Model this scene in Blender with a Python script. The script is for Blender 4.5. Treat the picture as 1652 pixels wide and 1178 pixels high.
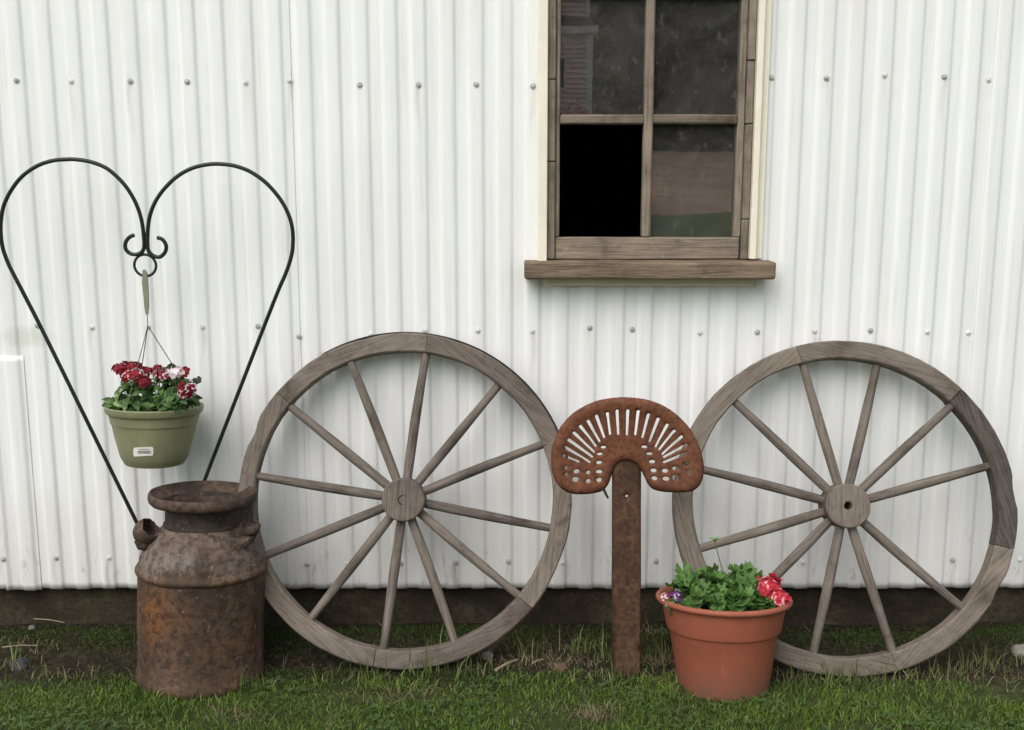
import bpy, bmesh, math, random
import numpy as np
from mathutils import Vector, Matrix, Euler, noise as mnoise
from mathutils.geometry import delaunay_2d_cdt

random.seed(7)
rng = np.random.default_rng(7)
R = math.radians
PI = math.pi
scene = bpy.context.scene
for o in list(bpy.data.objects):
    bpy.data.objects.remove(o)
C = scene.collection

# ------------------------------------------------------------------ camera, sky, sun, exposure
FPX, PITCH, CAM_D, CAM_H = 1728.0, R(10), 2.910, 1.2787
cam_data = bpy.data.cameras.new('camera')
cam_data.sensor_width = 36
cam_data.lens = FPX / 1652 * 36
cam_data.clip_end = 2000
cam_data.clip_start = 0.05
cam = bpy.data.objects.new('camera', cam_data)
cam.location = (0, -CAM_D, CAM_H)
cam.rotation_euler = (PI / 2 - PITCH, 0, 0)
C.objects.link(cam)
scene.camera = cam

SUN_EL, SUN_AZ = R(50), R(205)          # azimuth clockwise from +Y: sun stands to the left, in front of the wall
world = bpy.data.worlds.new('World')
scene.world = world
world.use_nodes = True
wn = world.node_tree
bg = wn.nodes['Background']
sky = wn.nodes.new('ShaderNodeTexSky')
sky.sky_type = 'NISHITA'
sky.sun_disc = False
sky.sun_elevation = SUN_EL
sky.sun_rotation = SUN_AZ
sky.dust_density = 3.0
sky.air_density = 1.0
hs = wn.nodes.new('ShaderNodeHueSaturation')
hs.inputs['Saturation'].default_value = 0.34
wn.links.new(sky.outputs[0], hs.inputs['Color'])
wn.links.new(hs.outputs[0], bg.inputs[0])
bg.inputs[1].default_value = 0.14

sun_data = bpy.data.lights.new('sun', 'SUN')
sun_data.energy = 1.1
sun_data.angle = R(55)
sun_data.color = (1.0, 0.97, 0.92)
sun = bpy.data.objects.new('sun', sun_data)
sd = Vector((math.sin(SUN_AZ) * math.cos(SUN_EL), math.cos(SUN_AZ) * math.cos(SUN_EL), math.sin(SUN_EL)))
sun.rotation_euler = sd.to_track_quat('Z', 'Y').to_euler()
sun.location = (-4, -6, 8)
C.objects.link(sun)

scene.view_settings.view_transform = 'Standard'
scene.view_settings.look = 'None'
scene.view_settings.exposure = 0.55
scene.view_settings.gamma = 1
scene.view_settings.use_curve_mapping = False

# ------------------------------------------------------------------ measuring helpers
_sp, _cp = math.sin(PITCH), math.cos(PITCH)


def ray(px, py):
    x = (px - 826) / FPX
    y = (589 - py) / FPX
    return Vector((x, y * _sp + _cp, y * _cp - _sp))


def P(px, py, Y):                       # point of a surveyed spot that stands at distance Y from the wall
    d = ray(px, py)
    t = (Y + CAM_D) / d.y
    return Vector((d.x * t, Y, CAM_H + d.z * t))


def G(px, py, z=0.0):                   # point of a surveyed spot on the ground
    d = ray(px, py)
    t = (z - CAM_H) / d.z
    return Vector((d.x * t, -CAM_D + d.y * t, z))


# ------------------------------------------------------------------ node helpers
def newmat(name, rough=0.7, metal=0.0, spec=0.35):
    m = bpy.data.materials.new(name)
    m.use_nodes = True
    nt = m.node_tree
    b = nt.nodes['Principled BSDF']
    b.inputs['Roughness'].default_value = rough
    b.inputs['Metallic'].default_value = metal
    b.inputs['Specular IOR Level'].default_value = spec
    return m, nt, b


def lk(nt, a, b):
    nt.links.new(a, b)


def coord(nt, kind='Object', scale=(1, 1, 1), rnd=False):
    tc = nt.nodes.new('ShaderNodeTexCoord')
    mp = nt.nodes.new('ShaderNodeMapping')
    mp.inputs['Scale'].default_value = scale
    out = tc.outputs[kind]
    if rnd:
        oi = nt.nodes.new('ShaderNodeObjectInfo')
        mu = nt.nodes.new('ShaderNodeMath')
        mu.operation = 'MULTIPLY'
        mu.inputs[1].default_value = 37.0
        lk(nt, oi.outputs['Random'], mu.inputs[0])
        cx = nt.nodes.new('ShaderNodeCombineXYZ')
        for i in range(3):
            lk(nt, mu.outputs[0], cx.inputs[i])
        lk(nt, cx.outputs[0], mp.inputs['Location'])
    lk(nt, out, mp.inputs['Vector'])
    return mp.outputs[0]


def noise(nt, vec, scale, detail=5, rough=0.6, dist=0.0):
    n = nt.nodes.new('ShaderNodeTexNoise')
    n.inputs['Scale'].default_value = scale
    n.inputs['Detail'].default_value = detail
    n.inputs['Roughness'].default_value = rough
    n.inputs['Distortion'].default_value = dist
    lk(nt, vec, n.inputs['Vector'])
    return n.outputs['Fac']


def ramp(nt, fac, stops, interp='LINEAR'):
    r = nt.nodes.new('ShaderNodeValToRGB')
    r.color_ramp.interpolation = interp
    el = r.color_ramp.elements
    while len(el) < len(stops):
        el.new(0.5)
    for e, (p, c) in zip(el, stops):
        e.position = p
        e.color = (c, c, c, 1) if isinstance(c, (int, float)) else (*c, 1)
    lk(nt, fac, r.inputs[0])
    return r.outputs[0]


def mix(nt, fac, a, b, blend='MIX'):
    n = nt.nodes.new('ShaderNodeMix')
    n.data_type = 'RGBA'
    n.blend_type = blend
    for s, v in ((n.inputs[0], fac), (n.inputs[6], a), (n.inputs[7], b)):
        if hasattr(v, 'is_linked') or isinstance(v, bpy.types.NodeSocket):
            lk(nt, v, s)
        elif isinstance(v, (int, float)):
            s.default_value = v
        else:
            s.default_value = (*v, 1)
    return n.outputs[2]


def math_(nt, op, a, b=0.0, clamp=False):
    n = nt.nodes.new('ShaderNodeMath')
    n.operation = op
    n.use_clamp = clamp
    for s, v in ((n.inputs[0], a), (n.inputs[1], b)):
        if isinstance(v, bpy.types.NodeSocket):
            lk(nt, v, s)
        else:
            s.default_value = v
    return n.outputs[0]


def bump(nt, bsdf, height, strength=0.3, dist=0.01):
    b = nt.nodes.new('ShaderNodeBump')
    b.inputs['Strength'].default_value = strength
    b.inputs['Distance'].default_value = dist
    lk(nt, height, b.inputs['Height'])
    lk(nt, b.outputs[0], bsdf.inputs['Normal'])


def sep(nt, vec):
    s = nt.nodes.new('ShaderNodeSeparateXYZ')
    lk(nt, vec, s.inputs[0])
    return s.outputs


def attr(nt, name):
    a = nt.nodes.new('ShaderNodeAttribute')
    a.attribute_name = name
    return a.outputs['Fac']


# ------------------------------------------------------------------ materials
def wood_mat(name, axis, dark, mid, light, knots=True, rough=0.85, tint=None):
    """weathered timber with the grain along the given local axis"""
    m, nt, b = newmat(name, rough, 0, 0.2)
    sc = [26.0, 26.0, 26.0]
    sc[axis] = 1.6
    v = coord(nt, 'Object', tuple(sc), rnd=True)
    n1 = noise(nt, v, 4.6, 9, 0.68, 0.35)
    sc2 = [150.0, 150.0, 150.0]
    sc2[axis] = 5.0
    n2 = noise(nt, coord(nt, 'Object', tuple(sc2), rnd=True), 2.0, 4, 0.7)
    n3 = noise(nt, coord(nt, 'Object', (1, 1, 1), rnd=True), 7.0, 5, 0.65)
    c = ramp(nt, n1, [(0.22, dark), (0.40, mid), (0.75, light)])
    c = mix(nt, ramp(nt, n2, [(0.36, 0.65), (0.50, 0.0)]), c, tuple(x * 0.55 for x in dark))
    nb = noise(nt, coord(nt, 'Object', (1, 1, 1), rnd=True), 16.0, 6, 0.7, 1.2)
    c = mix(nt, ramp(nt, nb, [(0.60, 0.0), (0.70, 0.6)]), c, tuple(x * 0.6 for x in dark))
    c = mix(nt, ramp(nt, nb, [(0.28, 0.5), (0.36, 0.0)]), c, tuple(x * 1.25 for x in light))
    c2 = ramp(nt, n3, [(0.30, (0.55, 0.49, 0.43)), (0.47, (1, 0.98, 0.96)), (0.70, (1.32, 1.26, 1.2))])
    c = mix(nt, 1.0, c, c2, 'MULTIPLY')
    oi = nt.nodes.new('ShaderNodeObjectInfo')
    vv = ramp(nt, oi.outputs['Random'], [(0, (0.80, 0.78, 0.77)), (0.5, (1, 0.98, 0.96)), (1, (1.14, 1.12, 1.10))])
    c = mix(nt, 1.0, c, vv, 'MULTIPLY')
    lk(nt, c, b.inputs['Base Color'])
    h = math_(nt, 'ADD', n1, math_(nt, 'MULTIPLY', n2, 0.8))
    bump(nt, b, h, 0.35, 0.003)
    return m


M = {}
GD, GM, GL = (0.088, 0.073, 0.060), (0.143, 0.124, 0.107), (0.205, 0.180, 0.157)
M['wood_x'] = wood_mat('weathered grey timber', 0, GD, GM, GL)
M['wood_dark_x'] = wood_mat('dark stained grey timber', 0, (0.022, 0.020, 0.018), (0.062, 0.055, 0.049), (0.125, 0.112, 0.10))
M['wood_z'] = wood_mat('weathered grey spoke timber', 2, (0.066, 0.056, 0.047), (0.128, 0.113, 0.098), (0.198, 0.177, 0.157))
M['frame_z'] = wood_mat('bare window timber upright', 2, (0.120, 0.100, 0.078), (0.195, 0.168, 0.137), (0.27, 0.24, 0.20))
M['frame_x'] = wood_mat('bare window timber level', 0, (0.110, 0.090, 0.070), (0.185, 0.157, 0.127), (0.26, 0.228, 0.19))
M['sill_x'] = wood_mat('bare sill timber', 0, (0.070, 0.052, 0.036), (0.150, 0.115, 0.083), (0.24, 0.195, 0.15))


def rust_mat(name, dark, mid, orange, grey=None, can=False, scale=1.0, bscale=0.35):
    m, nt, b = newmat(name, 0.82, 0.0, 0.3)
    v = coord(nt, 'Object', (1, 1, 1), rnd=True)
    n1 = noise(nt, v, 9 * scale, 8, 0.68, 0.4)
    n2 = noise(nt, v, 55 * scale, 6, 0.7)
    n3 = noise(nt, coord(nt, 'Object', (1, 1, 0.32), rnd=True), 7 * scale, 5, 0.6, 0.8)
    c = ramp(nt, n1, [(0.34, dark), (0.52, mid), (0.72, orange)])
    if can:
        c = ramp(nt, math_(nt, 'ADD', math_(nt, 'MULTIPLY', n1, 0.45), math_(nt, 'MULTIPLY', n3, 0.55)), [(0.36, dark), (0.50, mid), (0.66, orange)])
        xyz = sep(nt, coord(nt, 'Object'))
        # a broad orange streak of fresh rust on the left half of the drum
        d = math_(nt, 'ABSOLUTE', math_(nt, 'ADD', xyz[0], 0.075))
        d = math_(nt, 'ADD', math_(nt, 'MULTIPLY', d, 5.2), math_(nt, 'MULTIPLY', n3, 1.1))
        up = math_(nt, 'MULTIPLY', math_(nt, 'ABSOLUTE', math_(nt, 'SUBTRACT', xyz[2], 0.205)), 3.6)
        d = math_(nt, 'ADD', d, up)
        c = mix(nt, ramp(nt, d, [(0.62, 0.85), (1.20, 0.0)]), c, mix(nt, n2, (0.075, 0.028, 0.010), (0.225, 0.092, 0.027)))
        sh = math_(nt, 'ADD', math_(nt, 'MULTIPLY', math_(nt, 'SUBTRACT', xyz[2], 0.31), 7.0), n3)
        c = mix(nt, math_(nt, 'MULTIPLY', ramp(nt, sh, [(0.42, 0.0), (0.62, 1.0)]), ramp(nt, n1, [(0.38, 0.15), (0.55, 0.8)])), c, (0.17, 0.142, 0.12))
    c = mix(nt, ramp(nt, n2, [(0.40, 0.75), (0.56, 0.0)]), c, tuple(x * 0.6 for x in dark))
    if grey:
        n4 = noise(nt, v, 32 * scale, 7, 0.75, 1.0)
        c = mix(nt, ramp(nt, n4, [(0.60, 0.0), (0.68, 0.75)]), c, grey)
    lk(nt, c, b.inputs['Base Color'])
    lk(nt, ramp(nt, n2, [(0.3, 0.60), (0.7, 0.92)]), b.inputs['Roughness'])
    bump(nt, b, math_(nt, 'ADD', n1, n2), bscale, 0.004)
    return m


M['can'] = rust_mat('rusted dairy steel', (0.034, 0.021, 0.014), (0.092, 0.056, 0.036), (0.155, 0.085, 0.046), (0.26, 0.24, 0.21), can=True)
M['can_dark'] = rust_mat('dark rusted steel', (0.022, 0.017, 0.014), (0.055, 0.040, 0.032), (0.10, 0.065, 0.045), (0.14, 0.15, 0.12))
M['can_lip'] = rust_mat('scaly rusted steel', (0.035, 0.024, 0.018), (0.095, 0.062, 0.045), (0.16, 0.11, 0.075), (0.22, 0.17, 0.13))
M['seat'] = rust_mat('orange rusted seat iron', (0.115, 0.045, 0.024), (0.172, 0.064, 0.032), (0.215, 0.085, 0.045), scale=1.6, bscale=0.22)
M['post'] = rust_mat('brown rusted flat bar', (0.050, 0.027, 0.017), (0.098, 0.050, 0.029), (0.135, 0.075, 0.045), scale=1.6, bscale=0.25)
M['tyre'] = rust_mat('dark iron tyre', (0.012, 0.011, 0.010), (0.03, 0.026, 0.024), (0.06, 0.045, 0.038))


def sheet_mat():
    m, nt, b = newmat('white painted corrugated iron', 0.48, 0, 0.4)
    v = coord(nt, 'Object')
    xyz = sep(nt, v)
    base = (0.80, 0.812, 0.80)
    n1 = noise(nt, coord(nt, 'Object', (1, 1, 0.22)), 3.0, 6, 0.65, 0.3)
    c = mix(nt, ramp(nt, n1, [(0.36, 0.55), (0.62, 0.0)]), base, (0.71, 0.71, 0.70))
    # chalky streaks running down the sheet
    n2 = noise(nt, coord(nt, 'Object', (30, 30, 1.1)), 2.0, 5, 0.7)
    c = mix(nt, ramp(nt, n2, [(0.52, 0.0), (0.74, 0.55)]), c, (0.64, 0.625, 0.59))
    # greyer towards the bottom, uneven; dark mud stains near the ground
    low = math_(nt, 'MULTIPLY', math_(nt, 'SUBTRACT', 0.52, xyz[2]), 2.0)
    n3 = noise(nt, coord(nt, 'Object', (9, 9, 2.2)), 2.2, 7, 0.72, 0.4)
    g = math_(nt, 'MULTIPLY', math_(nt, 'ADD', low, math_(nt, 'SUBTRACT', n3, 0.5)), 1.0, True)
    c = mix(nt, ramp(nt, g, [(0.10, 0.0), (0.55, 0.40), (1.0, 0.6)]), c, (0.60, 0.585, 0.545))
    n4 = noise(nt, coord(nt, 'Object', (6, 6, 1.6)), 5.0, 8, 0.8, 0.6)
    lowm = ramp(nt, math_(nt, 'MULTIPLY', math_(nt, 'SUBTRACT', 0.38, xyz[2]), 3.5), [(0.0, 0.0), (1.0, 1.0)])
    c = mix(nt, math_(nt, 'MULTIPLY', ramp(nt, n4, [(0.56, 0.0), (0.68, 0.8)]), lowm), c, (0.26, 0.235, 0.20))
    # flecks and chips
    n5 = noise(nt, v, 62, 3, 0.6)
    c = mix(nt, ramp(nt, n5, [(0.74, 0.0), (0.80, 0.5)]), c, (0.45, 0.42, 0.38))
    c = mix(nt, math_(nt, 'MULTIPLY', attr(nt, 'stain'), ramp(nt, n4, [(0.35, 0.25), (0.65, 0.85)])), c, (0.30, 0.235, 0.17))
    # moss-stained smear at the left end
    dx = math_(nt, 'ADD', xyz[0], 1.335)
    dz = math_(nt, 'SUBTRACT', xyz[2], 0.845)
    r2 = math_(nt, 'ADD', math_(nt, 'MULTIPLY', dx, dx), math_(nt, 'MULTIPLY', math_(nt, 'MULTIPLY', dz, dz), 7.0))
    r2 = math_(nt, 'ADD', math_(nt, 'MULTIPLY', r2, 110.0), math_(nt, 'MULTIPLY', math_(nt, 'SUBTRACT', n4, 0.5), 2.2))
    c = mix(nt, ramp(nt, r2, [(0.10, 0.45), (0.9, 0.0)]), c, (0.52, 0.54, 0.44))
    lk(nt, c, b.inputs['Base Color'])
    bump(nt, b, math_(nt, 'ADD', noise(nt, v, 14, 4, 0.6), math_(nt, 'MULTIPLY', n5, 0.15)), 0.12, 0.01)
    return m


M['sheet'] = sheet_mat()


def plain(name, col, rough=0.6, var=0.15, scale=30, metal=0.0, bmp=0.0, spec=0.35, sss=0.0):
    m, nt, b = newmat(name, rough, metal, spec)
    v = coord(nt, 'Object', (1, 1, 1), rnd=True)
    n = noise(nt, v, scale, 5, 0.65)
    lo = tuple(x * (1 - var) for x in col)
    hi = tuple(min(1, x * (1 + var)) for x in col)
    lk(nt, ramp(nt, n, [(0.3, lo), (0.7, hi)]), b.inputs['Base Color'])
    if bmp:
        bump(nt, b, n, bmp, 0.004)
    return m


def plastic(name, col, dirt, zmax, rough=0.5):
    """matt moulded plastic with scuffs, water marks and soil splashed on the lower part"""
    m, nt, b = newmat(name, rough, 0, 0.3)
    v = coord(nt, 'Object')
    z = sep(nt, v)[2]
    n1 = noise(nt, v, 9, 7, 0.7, 0.6)
    n2 = noise(nt, coord(nt, 'Object', (1, 1, 0.25)), 34, 6, 0.7)
    n3 = noise(nt, v, 130, 3, 0.6)
    c = ramp(nt, n1, [(0.3, tuple(x * 0.86 for x in col)), (0.7, tuple(x * 1.12 for x in col))])
    c = mix(nt, ramp(nt, n2, [(0.55, 0.0), (0.78, 0.30)]), c, tuple(min(1, x * 1.5 + 0.04) for x in col))
    lowm = math_(nt, 'ADD', math_(nt, 'SUBTRACT', 1.0, math_(nt, 'DIVIDE', z, zmax)), math_(nt, 'MULTIPLY', math_(nt, 'SUBTRACT', n1, 0.5), 1.6))
    c = mix(nt, ramp(nt, lowm, [(0.35, 0.0), (1.1, 0.75)]), c, dirt)
    c = mix(nt, ramp(nt, n3, [(0.68, 0.0), (0.78, 0.35)]), c, tuple(x * 0.5 for x in col))
    lk(nt, c, b.inputs['Base Color'])
    lk(nt, ramp(nt, n2, [(0.3, rough - 0.08), (0.7, rough + 0.2)]), b.inputs['Roughness'])
    bump(nt, b, math_(nt, 'ADD', n3, n1), 0.06, 0.004)
    return m


def leafy(name, c1, c2, rough=0.5, trans=0.25, attrname=None, patchy=False):
    m, nt, b = newmat(name, rough, 0, 0.3)
    if attrname:
        f = attr(nt, attrname)
    else:
        oi = nt.nodes.new('ShaderNodeObjectInfo')
        f = oi.outputs['Random']
    n = noise(nt, coord(nt, 'Object'), 3.0 if attrname else 60.0, 4, 0.6)
    f2 = math_(nt, 'ADD', math_(nt, 'MULTIPLY', f, 0.65), math_(nt, 'MULTIPLY', n, 0.45))
    c = ramp(nt, f2, [(0.15, c1), (0.85, c2)])
    if patchy:
        pn = noise(nt, coord(nt, 'Object'), 7.0, 5, 0.65, 0.5)
        c = mix(nt, 1.0, c, ramp(nt, pn, [(0.32, (0.48, 0.58, 0.55)), (0.48, (0.9, 0.95, 0.85)), (0.60, (1.0, 1.0, 0.9)), (0.74, (1.35, 1.08, 0.9))]), 'MULTIPLY')
    lk(nt, c, b.inputs['Base Color'])
    tr = nt.nodes.new('ShaderNodeBsdfTranslucent')
    lk(nt, c, tr.inputs['Color'])
    mx = nt.nodes.new('ShaderNodeMixShader')
    mx.inputs[0].default_value = trans
    out = nt.nodes['Material Output']
    lk(nt, b.outputs[0], mx.inputs[1])
    lk(nt, tr.outputs[0], mx.inputs[2])
    lk(nt, mx.outputs[0], out.inputs['Surface'])
    return m


M['cream'] = plain('cream painted timber', (0.78, 0.73, 0.60), 0.55, 0.06, 14, bmp=0.08)
M['zinc'] = plain('dull galvanised steel', (0.40, 0.40, 0.39), 0.55, 0.3, 90, 0.1)
M['zinc_light'] = plain('paint-flecked steel', (0.62, 0.62, 0.60), 0.5, 0.2, 90, 0.0)
M['black_iron'] = plain('black enamelled rod', (0.016, 0.019, 0.018), 0.42, 0.3, 40)
M['green_plastic'] = plastic('sage green plastic', (0.215, 0.222, 0.125), (0.17, 0.165, 0.10), 0.06, 0.45)
M['hook_plastic'] = plain('grey green plastic', (0.22, 0.215, 0.16), 0.45, 0.08, 60)
M['terracotta'] = plastic('terracotta plastic', (0.285, 0.088, 0.050), (0.13, 0.075, 0.055), 0.13, 0.5)
M['paper'] = plain('white sticker', (0.78, 0.77, 0.72), 0.45, 0.04, 50)
M['ink'] = plain('grey print', (0.10, 0.10, 0.10), 0.6, 0.3, 300)
M['potting_soil'] = plain('potting soil', (0.022, 0.016, 0.011), 0.95, 0.5, 90, bmp=0.8)
M['stem'] = plain('green stem', (0.10, 0.17, 0.05), 0.55, 0.2, 40)
M['stem_dark'] = plain('brown green stem', (0.07, 0.075, 0.04), 0.55, 0.2, 40)
M['verbena_leaf'] = leafy('verbena leaf', (0.035, 0.085, 0.024), (0.120, 0.215, 0.065))
M['geranium_leaf'] = leafy('geranium leaf', (0.036, 0.095, 0.020), (0.135, 0.255, 0.062))
M['pale_leaf'] = leafy('pale young leaf', (0.16, 0.26, 0.08), (0.26, 0.36, 0.14))
M['petal_red'] = leafy('deep red petal', (0.15, 0.006, 0.016), (0.34, 0.018, 0.034), 0.55, 0.2)
M['petal_white'] = leafy('white petal', (0.62, 0.50, 0.53), (0.84, 0.80, 0.80), 0.55, 0.2)
M['petal_coral'] = leafy('coral red petal', (0.42, 0.016, 0.038), (0.66, 0.055, 0.085), 0.55, 0.25)
M['petal_pink'] = leafy('pink petal edge', (0.78, 0.30, 0.33), (0.85, 0.46, 0.46), 0.55, 0.25)
M['petal_purple'] = leafy('purple petal', (0.12, 0.035, 0.16), (0.22, 0.07, 0.27), 0.55, 0.2)
M['calyx'] = plain('dark flower bud', (0.045, 0.060, 0.028), 0.6, 0.3, 60)
M['bark'] = plain('tree bark', (0.10, 0.08, 0.06), 0.9, 0.4, 20, bmp=0.6)
M['tree_leaf'] = leafy('tree foliage', (0.024, 0.040, 0.016), (0.12, 0.16, 0.065), 0.6, 0.25, 'rnd')
M['straw'] = leafy('dry straw', (0.10, 0.075, 0.04), (0.29, 0.235, 0.135), 0.7, 0.1, 'rnd')
M['grass'] = leafy('lawn blade', (0.048, 0.098, 0.014), (0.185, 0.275, 0.050), 0.55, 0.32, 'rnd', True)
M['long_grass'] = leafy('long grass blade', (0.05, 0.085, 0.02), (0.19, 0.23, 0.075), 0.55, 0.28, 'rnd')
M['moss'] = leafy('moss', (0.017, 0.036, 0.005), (0.060, 0.100, 0.015), 0.8, 0.15, 'rnd')
M['clover'] = leafy('clover leaf', (0.035, 0.075, 0.022), (0.085, 0.15, 0.045), 0.55, 0.2, 'rnd')
M['stone'] = plain('grey stone', (0.15, 0.135, 0.12), 0.85, 0.35, 25, bmp=0.5)
M['stone_dark'] = plain('dark stone', (0.042, 0.042, 0.046), 0.85, 0.35, 25, bmp=0.5)
M['stone_pale'] = plain('pale stone', (0.17, 0.155, 0.135), 0.85, 0.3, 25, bmp=0.5)
M['twig'] = plain('bleached twig', (0.27, 0.21, 0.14), 0.85, 0.3, 50, bmp=0.3)
M['dead_leaf'] = plain('dead leaf', (0.10, 0.062, 0.036), 0.8, 0.3, 60)
M['interior'] = plain('shade-black interior', (0.012, 0.011, 0.010), 0.95, 0.3, 5)  # near-black colour puts the closed room's darkness into its boards
M['clapboard'] = plain('faded mauve clapboard', (0.66, 0.46, 0.45), 0.8, 0.18, 4)
M['house_trim'] = plain('grey house trim', (0.66, 0.60, 0.58), 0.75, 0.12, 5)
M['shingle'] = plain('dark roof felt', (0.06, 0.055, 0.055), 0.9, 0.25, 6)
M['dark_glass'] = plain('dark window', (0.02, 0.02, 0.025), 0.15, 0.2, 3)
M['red_leaf'] = leafy('red blossom', (0.35, 0.05, 0.03), (0.55, 0.10, 0.06), 0.6, 0.2, 'rnd')


def foundation_mat():
    m, nt, b = newmat('damp earth-stained concrete', 0.93, 0, 0.2)
    v = coord(nt, 'Object')
    n1 = noise(nt, v, 6, 8, 0.7, 0.5)
    n2 = noise(nt, v, 70, 5, 0.7)
    c = ramp(nt, n1, [(0.32, (0.014, 0.012, 0.008)), (0.50, (0.040, 0.033, 0.021)), (0.68, (0.090, 0.072, 0.046))])
    c = mix(nt, ramp(nt, n2, [(0.36, 0.7), (0.56, 0.0)]), c, (0.022, 0.018, 0.012))
    g = noise(nt, v, 3.0, 6, 0.7)
    c = mix(nt, ramp(nt, g, [(0.5, 0.0), (0.7, 0.6)]), c, (0.038, 0.048, 0.018))
    lk(nt, c, b.inputs['Base Color'])
    bump(nt, b, math_(nt, 'ADD', n1, n2), 0.7, 0.012)
    return m


def ground_mat():
    m, nt, b = newmat('lawn earth', 0.95, 0, 0.15)
    v = coord(nt, 'Object')
    xyz = sep(nt, v)
    n1 = noise(nt, v, 5, 7, 0.7)
    n2 = noise(nt, v, 45, 6, 0.72)
    n3 = noise(nt, v, 0.15, 5, 0.6)
    soil = ramp(nt, n2, [(0.3, (0.008, 0.006, 0.004)), (0.5, (0.022, 0.017, 0.011)), (0.72, (0.060, 0.046, 0.031))])
    turf = ramp(nt, n2, [(0.3, (0.018, 0.022, 0.008)), (0.55, (0.045, 0.060, 0.018)), (0.75, (0.10, 0.085, 0.045))])
    far = mix(nt, n3, (0.060, 0.105, 0.030), (0.095, 0.135, 0.042))
    e = math_(nt, 'ADD', math_(nt, 'MULTIPLY', math_(nt, 'ADD', xyz[1], 0.30), -5.0), math_(nt, 'SUBTRACT', n1, 0.5))
    c = mix(nt, ramp(nt, e, [(0.0, 0.0), (0.5, 1.0)]), soil, turf)
    e2 = math_(nt, 'MULTIPLY', math_(nt, 'ADD', xyz[1], 1.3), -0.5)
    c = mix(nt, ramp(nt, e2, [(0.0, 0.0), (1.0, 1.0)]), c, far)
    lk(nt, c, b.inputs['Base Color'])
    bump(nt, b, math_(nt, 'ADD', n1, n2), 0.8, 0.012)
    return m


def field_mat():
    m, nt, b = newmat('dry brown field', 0.95, 0, 0.1)
    v = coord(nt, 'Object')
    n1 = noise(nt, coord(nt, 'Object', (0.5, 3, 1)), 0.6, 8, 0.75)
    n2 = noise(nt, v, 3, 5, 0.7)
    c = ramp(nt, math_(nt, 'ADD', math_(nt, 'MULTIPLY', n1, 0.6), math_(nt, 'MULTIPLY', n2, 0.4)),
             [(0.34, (0.20, 0.135, 0.09)), (0.52, (0.36, 0.25, 0.175)), (0.68, (0.46, 0.345, 0.26))])
    lk(nt, c, b.inputs['Base Color'])
    return m


def glass_mat():
    m = bpy.data.materials.new('dusty old window glass')
    m.use_nodes = True
    nt = m.node_tree
    nt.nodes.remove(nt.nodes['Principled BSDF'])
    out = nt.nodes['Material Output']
    v = coord(nt, 'Object', (1, 1, 1), rnd=True)
    tr = nt.nodes.new('ShaderNodeBsdfTransparent')
    gl = nt.nodes.new('ShaderNodeBsdfGlossy')
    gl.inputs['Roughness'].default_value = 0.006
    fr = nt.nodes.new('ShaderNodeFresnel')
    fr.inputs['IOR'].default_value = 2.4
    bn = nt.nodes.new('ShaderNodeBump')
    bn.inputs['Strength'].default_value = 0.010
    bn.inputs['Distance'].default_value = 0.01
    lk(nt, noise(nt, v, 7, 2, 0.5), bn.inputs['Height'])
    lk(nt, bn.outputs[0], gl.inputs['Normal'])
    m1 = nt.nodes.new('ShaderNodeMixShader')
    lk(nt, fr.outputs[0], m1.inputs[0])
    lk(nt, tr.outputs[0], m1.inputs[1])
    lk(nt, gl.outputs[0], m1.inputs[2])
    df = nt.nodes.new('ShaderNodeBsdfDiffuse')
    df.inputs['Color'].default_value = (0.50, 0.48, 0.44, 1)
    n1 = noise(nt, v, 6, 8, 0.75, 0.8)
    n2 = noise(nt, coord(nt, 'Object', (1, 1, 0.5), rnd=True), 75, 4, 0.7)
    dust = math_(nt, 'ADD', ramp(nt, n1, [(0.32, 0.018), (0.70, 0.105)]), ramp(nt, n2, [(0.56, 0.0), (0.80, 0.14)]))
    m2 = nt.nodes.new('ShaderNodeMixShader')
    lk(nt, dust, m2.inputs[0])
    lk(nt, m1.outputs[0], m2.inputs[1])
    lk(nt, df.outputs[0], m2.inputs[2])
    lk(nt, m2.outputs[0], out.inputs['Surface'])
    return m


M['foundation'] = foundation_mat()
M['ground'] = ground_mat()
M['field'] = field_mat()
M['glass'] = glass_mat()


# ------------------------------------------------------------------ object helpers
class MB:
    def __init__(s):
        s.v, s.f, s.mi = [], [], []

    def add(s, verts, faces, mi=0):
        o = len(s.v)
        s.v += [tuple(x) for x in verts]
        s.f += [tuple(i + o for i in f) for f in faces]
        s.mi += [mi] * len(faces)

    def mesh(s, name, mats, smooth=None):
        me = bpy.data.meshes.new(name)
        me.from_pydata(s.v, [], s.f)
        for m in (mats if isinstance(mats, (list, tuple)) else [mats]):
            me.materials.append(m)
        if any(s.mi):
            me.polygons.foreach_set('material_index', s.mi)
        if smooth is not None:
            me.shade_smooth()
            me.set_sharp_from_angle(angle=R(smooth))
        me.update()
        return me

    def build(s, name, mats, parent=None, loc=(0, 0, 0), rot=(0, 0, 0), smooth=None):
        return link(name, s.mesh(name, mats, smooth), parent, loc, rot)


def link(name, me, parent=None, loc=(0, 0, 0), rot=(0, 0, 0)):
    o = bpy.data.objects.new(name, me)
    C.objects.link(o)
    o.parent = parent
    o.location = loc
    o.rotation_euler = rot
    return o


def tag(o, label=None, cat=None, group=None, kind=None):
    for k, v in (('label', label), ('category', cat), ('group', group), ('kind', kind)):
        if v:
            o[k] = v
    return o


def empty(name, loc, rot=(0, 0, 0)):
    o = bpy.data.objects.new(name, None)
    o.empty_display_size = 0.05
    C.objects.link(o)
    o.location = loc
    o.rotation_euler = rot
    return o


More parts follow.
